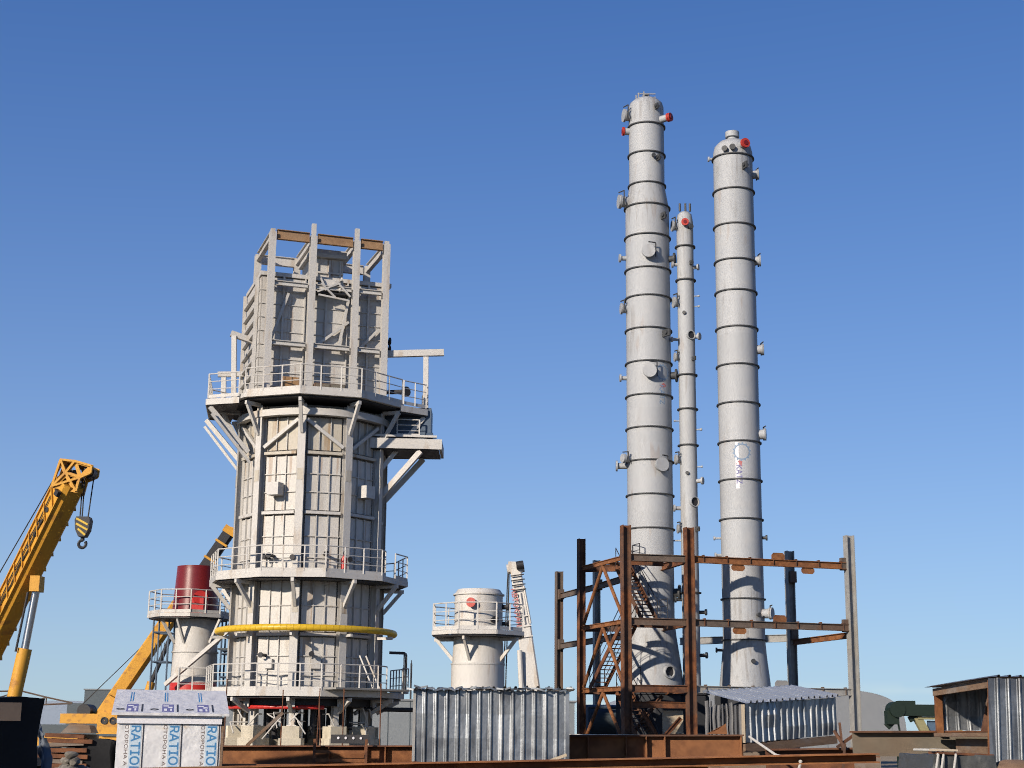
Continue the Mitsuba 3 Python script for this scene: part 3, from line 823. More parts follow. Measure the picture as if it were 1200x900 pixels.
for i, z in enumerate(ZL):
    fbeam(P[1], P[2], z, 'primer_steel' if i else 'rusty_steel')
    fbeam(P[2], P[7], z, ('grey_steel', 'primer_steel', 'orange_rust')[i], studs=7)
    fbeam(P[1], P[3], z, 'orange_rust', h=.22, w=.14)
    fbeam(P[3], P[8], z, 'rusty_steel')
    fbeam(P[2], P[8], z, 'rusty_steel')
    if i:
        fbeam(P[8] + V(-.05, .2, 0), P[5], z, 'primer_steel')
        fbeam(P[5], P[4], z, 'primer_steel')
    fbeam(P[1] + V(-.3, 2.2, 0), P[8] + V(.2, -2.0, 0), z, 'rusty_steel', h=.26)
fbeam(P[6], P[5] + V(4.5, -1.3, 0), ZL[1] - .1, 'grey_steel', h=.4)
fbeam(P[6], P[7], ZL[1] - .35, 'orange_rust', h=.3)
fbeam(P[6], P[7], ZL[0], 'grey_steel', h=.3)
# gusset plates, eight-cornered
oct_ = [(-.36, -.08), (-.26, -.22), (.26, -.22), (.36, -.08), (.36, .08), (.26, .22), (-.26, .22), (-.36, .08)]
for px, zs in ((11.25, (0, 0, 0)), (13.35, (1, 1, 1)), (14.9, (0, 0, 0))):
    for i, z in enumerate(ZL):
        if px > 14 and i == 1 or (px == 11.25 and i == 0) or (px > 14 and i == 0):
            continue
        t = (px - P[2][0]) / (P[7][0] - P[2][0])
        c = P[2] + (P[7] - P[2]) * t
        sgn = 1 if px == 13.35 else -1
        c = V(c[0], c[1], z + sgn * .31)
        vv = [c + ux * a + V(0, 0, b * (.9 if sgn > 0 else .75)) for a, b in oct_]
        m = M(); n8 = len(vv)
        m.add(np.vstack([np.array(vv) - vx * .015, np.array(vv) + vx * .015]), [[0, i_, i_ + 1] for i_ in range(1, 7)] + [[8, 8 + i_ + 1, 8 + i_] for i_ in range(1, 7)])
        for i_ in range(8):
            j_ = (i_ + 1) % 8
            m.quad(vv[i_] - vx * .015, vv[j_] - vx * .015, vv[j_] + vx * .015, vv[i_] + vx * .015)
        part(sf, 'gusset_plate', m, 'orange_rust' if i else 'grey_steel')
for k in (4, 5, 7, 6):
    for z in ZL[1:]:
        part(sf, 'connection_plate', M().box(P[k] + V(.12 if k != 7 else -.3, -.3 if k != 7 else 0, z + .1), (.34, .26, .62), (ux, vx, V(0, 0, 1))), 'primer_steel')
# chevron braces in the side bay
e = P[3] - P[1]
for z0, z1 in ((1.2, ZL[0]), (ZL[0], ZL[1]), (ZL[1], ZL[2])):
    mid_ = P[1] + e * .5 + V(0, 0, z1 - .15)
    for s in (.06, .94):
        part(sf, 'brace', M().tube(P[1] + e * s + V(0, 0, z0 + .2), mid_, .085, 10), 'orange_rust', smooth=30)
for a_, b_ in (((1.3, .3, .95), (2.9, .3, 2.6)), ((2.2, .5, .95), (1.0, .5, 2.9)), ((.5, 2.4, 1.0), (2.8, 2.4, 3.7))):
    pa, pb = (P[1] + ux * q_[0] + vx * q_[1] + V(0, 0, q_[2]) for q_ in (a_, b_))
    part(sf, 'brace', M().ibeam(pa, pb, .16, .18, .02), 'rusty_steel')
part(sf, 'beam', M().ibeam(P[1] + ux * .2 + vx * .5 + V(0, 0, 3.2), P[2] + vx * .5 + V(0, 0, 3.2), .2, .3), 'rusty_steel')
# stairs
sd = unit(P[3] - P[1]); sr = V(sd[1], -sd[0], 0)


def flight(a, b, n, w=.8):
    """a: foot, b: head (centre line)"""
    k = part(sf, 'stair', M().bar(a - sr * w / 2, b - sr * w / 2, .06, .24).bar(a + sr * w / 2, b + sr * w / 2, .06, .24), 'rusty_steel')
    for i in range(n):
        p = a + (b - a) * (i + .5) / n
        part(k, 'tread', M().box(p, (w - .07, .24, .04), (sr, sd, V(0, 0, 1))), 'rusty_steel')
    h = M()
    for s in (-1, 1):
        o = sr * s * w / 2 + V(0, 0, .95)
        h.tube(a + o, b + o, .025, 6).tube(a + o - V(0, 0, .45), b + o - V(0, 0, .45), .018, 6)
        for i in range(4):
            p = a + (b - a) * i / 3 + sr * s * w / 2
            h.tube(p, p + V(0, 0, .95), .022, 6)
    part(k, 'handrail', h, 'dark_steel')


S0 = P[1] + ux * 1.55
flight(S0 + sd * .7 + V(0, 0, ZL[1] + .1), S0 + sd * 3.4 - ux * .25 + V(0, 0, ZL[2] - .1), 15)
S1 = P[1] + ux * .55
flight(S1 + sd * 4.3 - ux * .3 + V(0, 0, ZL[0] + .1), S1 + sd * 1.0 + V(0, 0, ZL[1] - .1), 15)
flight(S0 + sd * .6 + V(0, 0, .9), S0 + sd * 3.4 - ux * .25 + V(0, 0, ZL[0] - .1), 15)
for z, lo in ((ZL[1], .0), (ZL[0], 3.3), (ZL[2], 3.3)):
    a = P[1] + sd * (lo + .2) + ux * .25
    part(sf, 'landing', M().hexa([a + V(0, 0, z + h_) + ux * x + sd * y for h_ in (.1, .16) for x, y in ((0, 0), (2.0, 0), (2.0, .9), (0, .9))]), 'rusty_steel')
    part(sf, 'landing_railing', railing([a + ux * 2.0, a + ux * 2.0 + sd * .9], z + .16, 1.0, .9, .022, False), 'dark_steel')

# ------------------------------------------------------------------ stack sections
def stack_platform(key, x, y, R, z, mat='white_steel', n=8, a0=22.5, gap=None):
    pts = [V(x + R * math.sin(math.radians(a0 + 360 / n * i)), y - R * math.cos(math.radians(a0 + 360 / n * i))) for i in range(n)]
    pk = part(key, 'platform', M().poly([(p[0] * .97 + x * .03, p[1] * .97 + y * .03) for p in pts], z - .08, z - .02), 'dark_steel')
    m = M()
    for i in range(n):
        a, b = pts[i], pts[(i + 1) % n]
        m.bar(V(a[0], a[1], z + .07), V(b[0], b[1], z + .07), .08, .17)
        part(pk, 'railing', railing([a * .99 + V(x, y) * .01, b * .99 + V(x, y) * .01], z + .17, step=.75), mat)
    part(pk, 'edge_channel', m, mat)
    return pk


ws = thing('white_stack', 'cream stack section with octagonal railed platform and small red cap, before the white boom', 'stack section')
wx, wy = -1.32, 66.0
part(ws, 'shell', M().lathe([(1.12, 0), (1.12, 4.55), (1.09, 4.62), (1.02, 6.0), (1.02, 7.55), (.9, 7.72), (.5, 7.76)], (wx, wy, 0), 64), 'cream_paint', smooth=30)
for z, w_ in ((7.5, .07), (7.15, .03), (4.6, .035), (6.45, .02)):
    r = 1.02 if z > 5 else 1.11
    part(ws, 'band', M().lathe([(r, z - .03), (r + w_, z - .03), (r + w_, z + .03), (r, z + .03)], (wx, wy, 0), 64), 'white_steel' if z < 7.4 else 'cream_paint', smooth=30)
stack_platform(ws, wx, wy, 2.05, 5.78)
for ph in (-100, -18, 62, 150):
    a = math.radians(ph); d = V(math.sin(a), -math.cos(a), 0); b = V(wx, wy, 0)
    part(ws, 'bracket', M().bar(b + d * 1.05 + V(0, 0, 4.75), b + d * 1.85 + V(0, 0, 5.68), .1, .13).bar(b + d * 1.05 + V(0, 0, 5.62), b + d * 1.9 + V(0, 0, 5.62), .1, .13), 'white_steel')
a = math.radians(-14); d = V(math.sin(a), -math.cos(a), 0)
nz = part(ws, 'capped_nozzle', M().tube(V(wx, wy, 7.1) + d * .9, V(wx, wy, 7.1) + d * 1.2, .13, 18), 'cap_red', smooth=30)
part(nz, 'cover', M().tube(V(wx, wy, 7.1) + d * 1.2, V(wx, wy, 7.1) + d * 1.28, .2, 18), 'cap_red', smooth=30)
for ph, z in ((80, 7.0), (84, 6.3), (35, 6.4)):
    a = math.radians(ph); d = V(math.sin(a), -math.cos(a), 0)
    part(ws, 'nozzle', M().tube(V(wx, wy, z) + d * .95, V(wx, wy, z) + d * 1.25, .09).tube(V(wx, wy, z) + d * 1.22, V(wx, wy, z) + d * 1.3, .16), 'dark_steel', smooth=30)

rw = thing('red_white_stack', 'red and white stack section with a railed platform, left of the furnace tower', 'stack section')
rx, ry = -15.25, 76.0
part(rw, 'lower_shell', M().lathe([(1.12, 0), (1.12, 4.05), (1.02, 6.6), (1.0, 7.1)], (rx, ry, 0), 64), 'white_steel', smooth=30)
part(rw, 'red_band', M().lathe([(1.13, 3.2), (1.13, 4.0), (1.12, 4.02)], (rx, ry, 0), 64), 'red_paint', smooth=30)
part(rw, 'arched_duct', M().lathe([(.36, -.25), (.36, .25), (.01, .25)], V(-14.95, 75.0, 8.0), 24, (.3, -1, 0)).box(V(-14.95, 75.0, 7.55), (.72, .5, .9)), 'red_paint', smooth=30)
part(rw, 'upper_shell', M().lathe([(1.12, 7.12), (1.12, 7.2), (.98, 9.4), (.98, 9.62), (.93, 9.62), (.93, 7.2)], (rx - .1, ry, 0), 64), 'dark_red', smooth=30, label='red tapered upper part')
part(rw, 'seam_band', M().lathe([(1.09, 5.45), (1.13, 5.45), (1.13, 5.5), (1.09, 5.5)], (rx, ry, 0), 64), 'white_steel')
pk = stack_platform(rw, rx - .35, ry, 2.0, 7.1, n=8, a0=12)
for ph in (-60, -20, 50, 120):
    a = math.radians(ph); d = V(math.sin(a), -math.cos(a), 0); b = V(rx, ry, 0)
    part(rw, 'bracket', M().bar(b + d * 1.05 + V(0, 0, 5.9), b + d * 1.75 + V(0, 0, 7.0), .1, .13), 'white_steel')
part(rw, 'prop', M().bar(V(-16.3, 74.6, 3.9), V(-12.9, 73.0, 6.55), .16, .18), 'white_steel')
st = thing('scaffold_tower', 'narrow grey blue ladder scaffold beside the red and white stack', 'scaffold')
for x_, y_ in ((-17.2, 75.4), (-16.45, 75.4), (-17.2, 76.6), (-16.45, 76.6)):
    part(st, 'upright', M().tube(V(x_, y_, 0), V(x_, y_, 7.0), .045, 8), 'blue_steel', smooth=30)
for z in (1.6, 3.6, 5.0, 6.4):
    part(st, 'rung_frame', M().path([V(-17.2, 75.4, z), V(-16.45, 75.4, z), V(-16.45, 76.6, z), V(-17.2, 76.6, z), V(-17.2, 75.4, z)], .04), 'blue_steel')
m = M()
for k in range(5):
    m.tube(V(-17.05 + .14 * k, 75.4, 5.0), V(-17.05 + .14 * k, 75.4, 5.9), .02, 6)
part(st, 'guard_bars', m, 'blue_steel')
st = thing('scaffold_tower', 'grey blue scaffold in the gap between the red and white stack and the furnace tower', 'scaffold')
for x_, y_ in ((-13.85, 75.2), (-13.0, 75.2), (-13.85, 76.2), (-13.0, 76.2)):
    part(st, 'upright', M().tube(V(x_, y_, 0), V(x_, y_, 7.2), .045, 8), 'blue_steel', smooth=30)
for z in (3.9, 4.3, 5.4, 5.55):
    part(st, 'rung_frame', M().path([V(-13.85, 75.2, z), V(-13.0, 75.2, z), V(-13.0, 76.2, z), V(-13.85, 76.2, z), V(-13.85, 75.2, z)], .04), 'blue_steel')
part(st, 'board', M().box(V(-13.45, 75.7, 5.62), (1.1, 1.2, .08)), 'slate_cladding')


# ------------------------------------------------------------------ cranes
def boom_section(p, q, w, h, w2=None, h2=None, up=(0, 0, 1)):
    w2 = w2 or w; h2 = h2 or h
    d, s, u = frame(q - p, up)
    m = M()
    r = []
    for e_, ww, hh in ((p, w, h), (q, w2, h2)):
        for x, y in ((-.5, -.32), (-.32, -.5), (.32, -.5), (.5, -.32), (.5, .4), (.4, .5), (-.4, .5), (-.5, .4)):
            r.append(e_ + s * x * ww + u * y * hh)
    m.add(r, [[i, (i + 1) % 8, (i + 1) % 8 + 8, i + 8] for i in range(8)])
    m.add(r, [[0, i + 1, i] for i in range(1, 7)] + [[8, 8 + i, 8 + i + 1] for i in range(1, 7)])
    return m


def wheel(parent, c, r, w, ax):
    k = part(parent, 'wheel', M().lathe([(r * .55, -w / 2), (r * .93, -w / 2), (r, -w * .3), (r, w * .3), (r * .93, w / 2), (r * .55, w / 2)], c, 28, ax), 'rubber', smooth=30)
    part(k, 'rim', M().lathe([(.02, -w * .3), (r * .56, -w * .42), (r * .56, w * .42), (.02, w * .3)], c, 24, ax), 'crane_yellow', smooth=30)


cr = thing('mobile_crane', 'yellow mobile crane at the left edge with its big boom raised and hook hanging', 'crane', 'yellow mobile cranes')
labels[cr].pop('group')
ft, hd = V(-16.75, 47.5, 1.7), V(-12.93, 44.6, 8.5)
bd, bside, bup = frame(hd - ft)
part(cr, 'boom', boom_section(ft, hd + bd * .3, .72, .66), 'crane_yellow')
# raised lattice pattern on the boom's near and upper faces
m = M()
L = np.linalg.norm(hd - ft)
for i in range(16):
    a, b = L * (i + .1) / 16, L * (i + .9) / 16
    for s in (1, -1):
        m.bar(ft + bd * a + bside * s * .385 - bup * .22, ft + bd * b + bside * s * .385 + bup * (.22), .03, .07, bside)
for o in (-.24, .27):
    m.bar(ft + bside * .385 + bup * o, hd + bside * .385 + bup * o, .03, .06, bside)
m.bar(ft + bside * .27 + bup * .37, hd + bside * .27 + bup * .37, .05, .07).bar(ft - bside * .27 + bup * .37, hd - bside * .27 + bup * .37, .05, .07)
part(cr, 'boom_stiffeners', m, 'crane_yellow')
for i in range(5):
    p = ft + bd * L * (.72 + .05 * i)
    part(cr, 'boom_hole', M().tube(p + bside * .35, p + bside * .385, .08, 14), 'dark_steel')
part(cr, 'hose', M().path([ft + bd * L * t + bside * .40 - bup * (.02 + .05 * (i % 2)) for i, t in enumerate(np.linspace(.12, .9, 12))], .022, 6), 'rope')
part(cr, 'hose', M().path([ft + bd * L * t + bside * .40 + bup * (.10 - .03 * (i % 2)) for i, t in enumerate(np.linspace(.3, .97, 9))], .018, 6), 'rope')
for t in (.35, .52, .8):
    part(cr, 'boom_bracket', M().box(ft + bd * L * t + bup * .36, (.5, .12, .1), (bside, bd, bup)), 'dark_steel')
part(cr, 'work_lamp', M().box(hd + bside * .45 - bup * .2, (.12, .16, .16), (bside, bd, bup)), 'dark_steel')
# head: two cheek frames with a few plates, sheaves between them
HP = {k_: V(x_, 44.6, z_) for k_, (x_, z_) in dict(a=(-13.27, 8.6), b=(-13.07, 9.38), c=(-12.66, 9.34), d=(-12.16, 9.2), e=(-12.18, 9.0), f=(-12.48, 8.86), g=(-12.56, 8.46), m=(-12.9, 9.0)).items()}
HY = V(0, 1, 0)
cheek = Polygon([(HP[k_][0], HP[k_][2]) for k_ in 'abcdefg']).buffer(.04, join_style=2)
for tri in ('abm', 'bcm', 'amg', 'mfg', 'mcf', 'cdf'):
    q = np.array([[HP[k_][0], HP[k_][2]] for k_ in tri]); q = q.mean(0) + (q - q.mean(0)) * .5
    cheek = cheek.difference(Polygon(q).buffer(.01))
for s in (-.34, .34):
    ex = trimesh.creation.extrude_polygon(cheek, .03, engine='earcut'); v = np.array(ex.vertices)
    part(cr, 'head_cheek', trimesh.Trimesh(np.stack([v[:, 0], 44.6 + s - v[:, 2] * 1.0, v[:, 1]], 1), ex.faces[:, ::-1], process=False), 'crane_yellow')
    m = M()
    o = HY * s * 1.12
    for a, b in ('ab', 'bc', 'cd', 'de', 'ef', 'fg', 'am', 'mc', 'mf', 'bm', 'mg', 'af'):
        m.bar(HP[a] + o, HP[b] + o, .06, .1, HY)
    part(cr, 'boom_head', m, 'crane_yellow')
part(cr, 'head_plate', M().bar(HP['b'] + V(.05, 0, -.02), HP['d'] + V(0, 0, -.02), .6, .05, V(0, 0, 1)), 'crane_yellow')
part(cr, 'head_plate', M().bar(HP['a'] + V(.1, 0, .05), HP['b'] + V(.1, 0, -.05), .6, .05, V(1, 0, 0)), 'crane_yellow')
for p in (V(-12.75, 44.6, 8.95), V(-12.3, 44.6, 9.05)):
    part(cr, 'sheave', M().tube(p - HY * .2, p + HY * .2, .17, 20), 'dark_steel', smooth=30)
k = part(cr, 'lift_cylinder', M().tube(V(-14.2, 45.0, 2.1), V(-13.92, 45.0, 4.0), .2, 18), 'crane_yellow', smooth=30)
part(k, 'piston_rod', M().tube(V(-13.93, 45.0, 3.95), V(-13.72, 45.0, 5.75), .11, 14), 'chrome', smooth=30)
part(k, 'clevis', M().box(V(-13.72, 45, 5.85), (.28, .5, .45)), 'crane_yellow')
part(k, 'hose', M().tube(V(-14.12, 44.8, 3.9), V(-13.9, 44.8, 5.6), .035, 8), 'dark_steel')
part(cr, 'hoist_rope', M().tube(V(-17.6, 47.4, 2.4), HP['b'] + V(0, 0, .05), .018, 6).tube(V(-12.44, 44.6, 8.9), V(-12.44, 44.6, 7.72), .02, 6).tube(V(-12.5, 44.6, 8.9), V(-12.5, 44.6, 7.72), .02, 6).tube(V(-12.17, 44.6, 9.05), V(-12.27, 44.6, 7.72), .02, 6), 'rope')
sup = part(cr, 'turntable', M().box(V(-16.0, 45, 1.9), (3.2, 2.2, .5)).tube(V(-16.3, 45, 1.3), V(-16.3, 45, 1.7), .9, 28), 'crane_yellow')
part(sup, 'counterweight', M().box(V(-18.2, 45, 2.0), (1.2, 2.3, 1.1)), 'crane_yellow')
cb = part(cr, 'cab', M().box(V(-15.6, 43.5, 2.0), (1.6, .9, 1.3)), 'crane_yellow')
part(cb, 'window', M().box(V(-15.6, 43.03, 2.2), (1.3, .03, .6)), 'glass_dark')
ca = part(cr, 'carrier', M().box(V(-17.5, 45, 1.0), (9.0, 2.4, .5)), 'dark_steel')
for x_ in (-21, -19.6, -15.2, -14.0):
    for y_ in (43.9, 46.1):
        wheel(cr, V(x_, y_, .55), .55, .38, (0, 1, 0))
hb = thing('hook_block', 'black hook block with yellow diagonal stripes hanging from the big crane boom', 'hook block')
prof = [(-.22, .2), (-.18, .3), (.18, .3), (.22, .2), (.19, -.08), (.09, -.28), (-.09, -.28), (-.19, -.08)]
hc = V(-12.38, 44.6, 7.46)
mesh = trimesh.creation.extrude_polygon(Polygon(prof), .36, engine='earcut')
v = np.array(mesh.vertices)
part(hb, 'cheek_plates', trimesh.Trimesh(np.stack([hc[0] + v[:, 0], hc[1] + .18 - v[:, 2], hc[2] + v[:, 1]], 1), mesh.faces, process=False), 'dark_steel')
for k_ in (-.1, .05, .2):
    w_ = .17 if k_ > 0 else .11
    part(hb, 'stripe', M().bar(hc + V(-w_, -.19, k_ + .04), hc + V(w_, -.19, k_ - .14), .012, .055), 'yellow_pipe')
part(hb, 'shank', M().tube(hc + V(0, 0, -.28), hc + V(0, 0, -.38), .06), 'dark_steel')
a_ = np.linspace(math.radians(80), math.radians(80 + 320), 16)
m = M()
for a1, a2 in zip(a_[:-1], a_[1:]):
    m.tube(hc + V(.11 * math.cos(a1), 0, -.48 + .11 * math.sin(a1)), hc + V(.11 * math.cos(a2), 0, -.48 + .11 * math.sin(a2)), .045, 8)
part(hb, 'hook', m, 'dark_steel', smooth=40)

c2 = thing('mobile_crane', 'yellow mobile crane behind the white film wrapped shed, its boom passing behind the red stack', 'crane')
f2, k2, t2 = V(-21.75, 84, 2.2), V(-17.9, 84.3, 8.45), V(-15.45, 84.5, 12.4)
part(c2, 'boom', boom_section(f2, k2, .75, .78), 'crane_yellow')
k_ = part(c2, 'inner_boom', boom_section(k2 - unit(k2 - f2) * .6, t2, .58, .62), 'dark_steel')
d2, s2, u2 = frame(t2 - k2)
for t in (.35, .62, .85):
    p = k2 + (t2 - k2) * t
    part(k_, 'collar', M().bar(p - d2 * .06, p + d2 * .06, .66, .72, u2), 'crane_yellow')
part(c2, 'boom_head', M().bar(t2 - d2 * .1, t2 + d2 * .3, .66, .7, u2).bar(t2 + d2 * .2, t2 + d2 * .1 + V(.75, 0, -.25), .6, .3), 'crane_yellow')
part(c2, 'hoist_rope', M().tube(t2 + V(.7, 0, 0), V(-14.6, 84.5, 6.5), .025, 6).tube(V(-22.9, 84, 2.9), V(-17.4, 84.2, 8.6), .025, 6), 'rope')
k_ = part(c2, 'lift_cylinder', M().tube(V(-19.5, 83.9, 2.6), V(-19.1, 84, 4.3), .22, 16), 'crane_yellow', smooth=30)
part(k_, 'piston_rod', M().tube(V(-19.1, 84, 4.3), V(-18.3, 84.2, 6.6), .12, 12), 'dark_steel', smooth=30)
tb = part(c2, 'turntable', M().box(V(-21.9, 84, 2.35), (3.2, 2.4, .5)).bar(V(-21.5, 83.4, 2.0), V(-20.75, 83.4, 3.4), .5, .9), 'crane_yellow')
part(tb, 'winch', M().tube(V(-22.4, 83.2, 2.75), V(-22.4, 84.6, 2.75), .36, 20), 'dark_steel', smooth=30)
cw = part(c2, 'engine_box', M().box(V(-20.85, 82.6, 2.1), (1.15, .5, 1.05)), 'crane_yellow')
for dx in (-.2, .25):
    part(cw, 'lamp', M().lathe([(.02, 0), (.15, 0), (.15, .05), (.19, .05), (.19, 0)], V(-20.85 + dx, 82.34, 2.25), 18, (0, -1, 0)), 'dark_steel')
ca = part(c2, 'carrier', M().box(V(-20.5, 84, 1.2), (8.5, 2.5, .5)), 'crane_yellow')
for x_ in (-24, -22.6, -18.4, -17):
    wheel(c2, V(x_, 82.9, .55), .55, .38, (0, 1, 0))
part(c2, 'outrigger', M().bar(V(-19.5, 82.6, 1.0), V(-19.5, 82.6, 3.4), .2, .2).box(V(-19.6, 82.6, 3.5), (.7, .3, .25)), 'crane_yellow')

c3 = thing('mobile_crane', 'white crane boom with red lettering standing behind the cream stack section', 'crane')
b0, b1, b2 = V(1.36, 74.0, 2.0), V(.68, 74.5, 6.8), V(.27, 74.9, 9.5)
part(c3, 'boom', boom_section(b0, b1, .78, .75, .68, .65, (0, -1, 0)), 'crane_white')
kb = part(c3, 'upper_boom', boom_section(b1 - unit(b2 - b1) * .4, b2, .6, .58, .52, .5, (0, -1, 0)), 'crane_white')
d3, s3, u3 = frame(b2 - b1, (0, -1, 0))
m = M()
for i in range(4):
    p = b2 - d3 * (.35 + .24 * i) + u3 * .4
    m.bar(p - s3 * .3, p + s3 * .36, .05, .05, d3)
part(c3, 'head_guard', m, 'dark_steel')
m = M()
m.bar(b2 - d3 * 1.2 + u3 * .33 + s3 * .05, b1 + u3 * .36 + s3 * .05, .06, .08).bar(b2 - d3 * .9 + u3 * .33 + s3 * .27, b1 + u3 * .36 + s3 * .33, .06, .08)
for i in range(3):
    p = b1 + d3 * (.5 * i - .6) + u3 * .37
    m.bar(p - s3 * .3, p + s3 * .35, .05, .05, d3)
part(c3, 'jib_frame', m, 'crane_white')
part(c3, 'boom_head', M().tube(b2 - s3 * .42 + d3 * .1, b2 + s3 * .42 + d3 * .1, .24, 16).box(b2 + d3 * .15, (.7, .5, .5)), 'crane_white')
part(c3, 'sheave', M().tube(b2 + d3 * .12 + u3 * .42 + s3 * .05, b2 + d3 * .12 + u3 * .42 + s3 * .4, .2, 16), 'dark_steel')
part(c3, 'hoist_rope', M().tube(b2 - s3 * .36 + d3 * .1, V(-0.30, 74.52, 3.62), .03, 6).tube(b2 - s3 * .30 + d3 * .1, V(-0.17, 74.52, 3.62), .03, 6), 'rope')
org = b2 - d3 * .95 + u3 * .375 - s3 * .12
part(c3, 'lettering', flat_text('АВТОКРАН', .25, org - s3 * .24, -d3, s3, .02, True), 'print_red', label='red lettering reading down the boom')
part(c3, 'boom_cylinder', M().tube(V(0.63, 73.65, 2.83), V(0.48, 73.83, 5.62), .12), 'crane_white', smooth=30)
part(c3, 'carrier', M().box(V(2.4, 75.2, 1.3), (8, 2.4, 1.0)), 'crane_white')
for x_ in (-.9, .5, 4.0, 5.4):
    wheel(c3, V(x_, 73.7, .55), .55, .38, (0, 1, 0))
sp = thing('hook_pulley', 'black round pulley hanging low beside the foot of the white crane boom', 'pulley', mesh=M().lathe([(.1, -.15), (.42, -.15), (.46, 0), (.42, .15), (.1, .15), (.1, -.15)], V(-0.24, 74.52, 3.48), 24, (.5, -1, 0)), mat='dark_steel', smooth=30)
part(sp, 'hub', M().tube(V(-0.35, 74.35, 3.48), V(-0.14, 74.70, 3.48), .14, 14), 'grey_steel')

# ------------------------------------------------------------------ background buildings
def vault(x0, x1, y0, y1, h, n=2.6, seg=40):
    m = M(); c, r = (x0 + x1) / 2, (x1 - x0) / 2
    t = np.linspace(math.pi, 0, seg + 1)
    xs = c + r * np.sign(np.cos(t)) * np.abs(np.cos(t)) ** (2 / n); zs = h * np.abs(np.sin(t)) ** (2 / n)
    for i in range(seg):
        m.quad(V(xs[i], y0, zs[i]), V(xs[i + 1], y0, zs[i + 1]), V(xs[i + 1], y1, zs[i + 1]), V(xs[i], y1, zs[i]))
    vv = [V(xs[i], y0 + .01, zs[i]) for i in range(seg + 1)]
    m.add(vv, [[0, i, i + 1] for i in range(1, seg)])
    return m


hg = thing('arched_hangar', 'large grey arched hangar behind the right end of the steel frame', 'hangar')
part(hg, 'vault', vault(12, 45.3, 180, 225, 7.3, 5.0), 'hangar_cloth', smooth=25)
m = M()
for i in range(9):
    m.box(V(14 + 3.7 * i, 179.96, 2.4), (.12, .05, 4.8))
part(hg, 'facade_ribs', m, 'grey_cladding')
part(hg, 'gate', M().box(V(28, 179.93, 2.2), (5, .06, 4.4)), 'grey_cladding')
hg = thing('arched_hangar', 'pale blue arched hangar at the far left beyond the black wrapped stack', 'hangar')
part(hg, 'vault', vault(-60, -37, 170, 200, 4.9, 3.0), 'hangar_blue', smooth=25)
part(hg, 'base_wall', M().box(V(-47, 169.9, 1.2), (22, .15, 2.4)), 'slate_cladding')
hg = thing('site_building', 'dark slate coloured tall building block behind the yellow crane body', 'building')
part(hg, 'wall', M().box(V(-40.2, 164, 2.9), (5.8, 8, 5.8)), 'slate_cladding')
part(hg, 'annex', M().box(V(-44.1, 165, 2.25), (1.9, 8, 4.5)), 'slate_cladding')
part(hg, 'roof', M().box(V(-40.2, 164, 5.86), (6.0, 8.2, .12)), 'grey_cladding')
hg = thing('site_building', 'long low grey building behind the foot of the furnace tower', 'building')
part(hg, 'wall', M().box(V(-10, 150, 2.35), (32, 12, 4.7)), 'grey_cladding')
part(hg, 'roof', M().box(V(-10, 150, 4.78), (32.4, 12.4, .15)), 'hangar_cloth')
m = M()
for i in range(16):
    m.box(V(-25 + 2 * i, 143.97, 2.35), (.06, .06, 4.6))
part(hg, 'wall_joint', m, 'slate_cladding')
m = M()
ms = thing('antenna_mast', 'thin dark mast standing right of the furnace tower foot', 'mast', mesh=M().tube(V(-9.3, 149, 0), V(-9.3, 149, 8.3), .09, 8), mat='dark_steel')
part(ms, 'cap', M().tube(V(-9.3, 149, 8.3), V(-9.3, 149, 8.6), .04, 6), 'dark_steel')
fr = thing('curved_lattice', 'long curved steel lattice lying over the pale blue hangar at the left', 'steel lattice')
top = [V(-22.5, 60, 2.9), V(-20.6, 60, 3.12), V(-18.6, 60, 3.18), V(-17.6, 60, 2.95), V(-16.6, 60, 2.75)]
bot = [V(-22.5, 60, 2.5), V(-20.6, 60, 2.55), V(-18.6, 60, 2.62), V(-17.6, 60, 2.68), V(-16.6, 60, 2.73)]
part(fr, 'chord', M().path(top, .035, 6), 'primer_steel')
part(fr, 'chord', M().path(bot, .035, 6), 'primer_steel')
m = M()
for i in range(4):
    m.tube(bot[i], top[i + 1] if i < 3 else top[i], .025, 6)
part(fr, 'web_bar', m, 'primer_steel')
part(fr, 'support', M().tube(V(-18.5, 60, 0), V(-18.5, 60, 2.62), .05).tube(V(-21.5, 60, 0), V(-21.5, 60, 2.5), .05), 'primer_steel')
# green machine by the hangar
gm = thing('green_machine', 'dark green boom machine with a cream frame beside the open corrugated shed', 'machine')
part(gm, 'boom', M().box(V(16.3, 60, 2.78), (2.7, .7, .42)).box(V(15.1, 60, 2.95), (.6, .6, .35)).tube(V(14.7, 59.6, 2.8), V(14.7, 60.4, 2.8), .3, 16), 'machine_green', smooth=30)
part(gm, 'grab', M().box(V(14.55, 60, 2.5), (.45, .5, .5)).bar(V(14.6, 60, 2.4), V(14.35, 60, 2.15), .15, .25), 'machine_green')
part(gm, 'hose', M().bar(V(14.75, 59.9, 2.4), V(14.82, 59.9, 1.9), .06, .06), 'machine_green')
part(gm, 'lug', M().bar(V(15.3, 60, 2.6), V(15.4, 60, 2.4), .2, .3), 'machine_green')
kf = part(gm, 'cab_frame', M().bar(V(15.5, 60, 2.55), V(15.9, 60, 1.75), .3, .3).bar(V(17.2, 60, 2.55), V(16.9, 60, 1.75), .3, .3).box(V(16.4, 60, 2.5), (1.8, .4, .12)).box(V(16.4, 60, 1.75), (1.8, .5, .1)), 'machine_cream')
part(kf, 'window', M().box(V(16.4, 60.05, 2.1), (1.0, .05, .6)), 'glass_dark')
part(gm, 'undercarriage', M().box(V(16.6, 60, 1.1), (3.4, 1.8, 1.1)), 'machine_green')
for x_ in (15.4, 17.8):
    part(gm, 'wheel', M().tube(V(x_, 58.9, .6), V(x_, 59.3, .6), .6, 24), 'rubber', smooth=30)


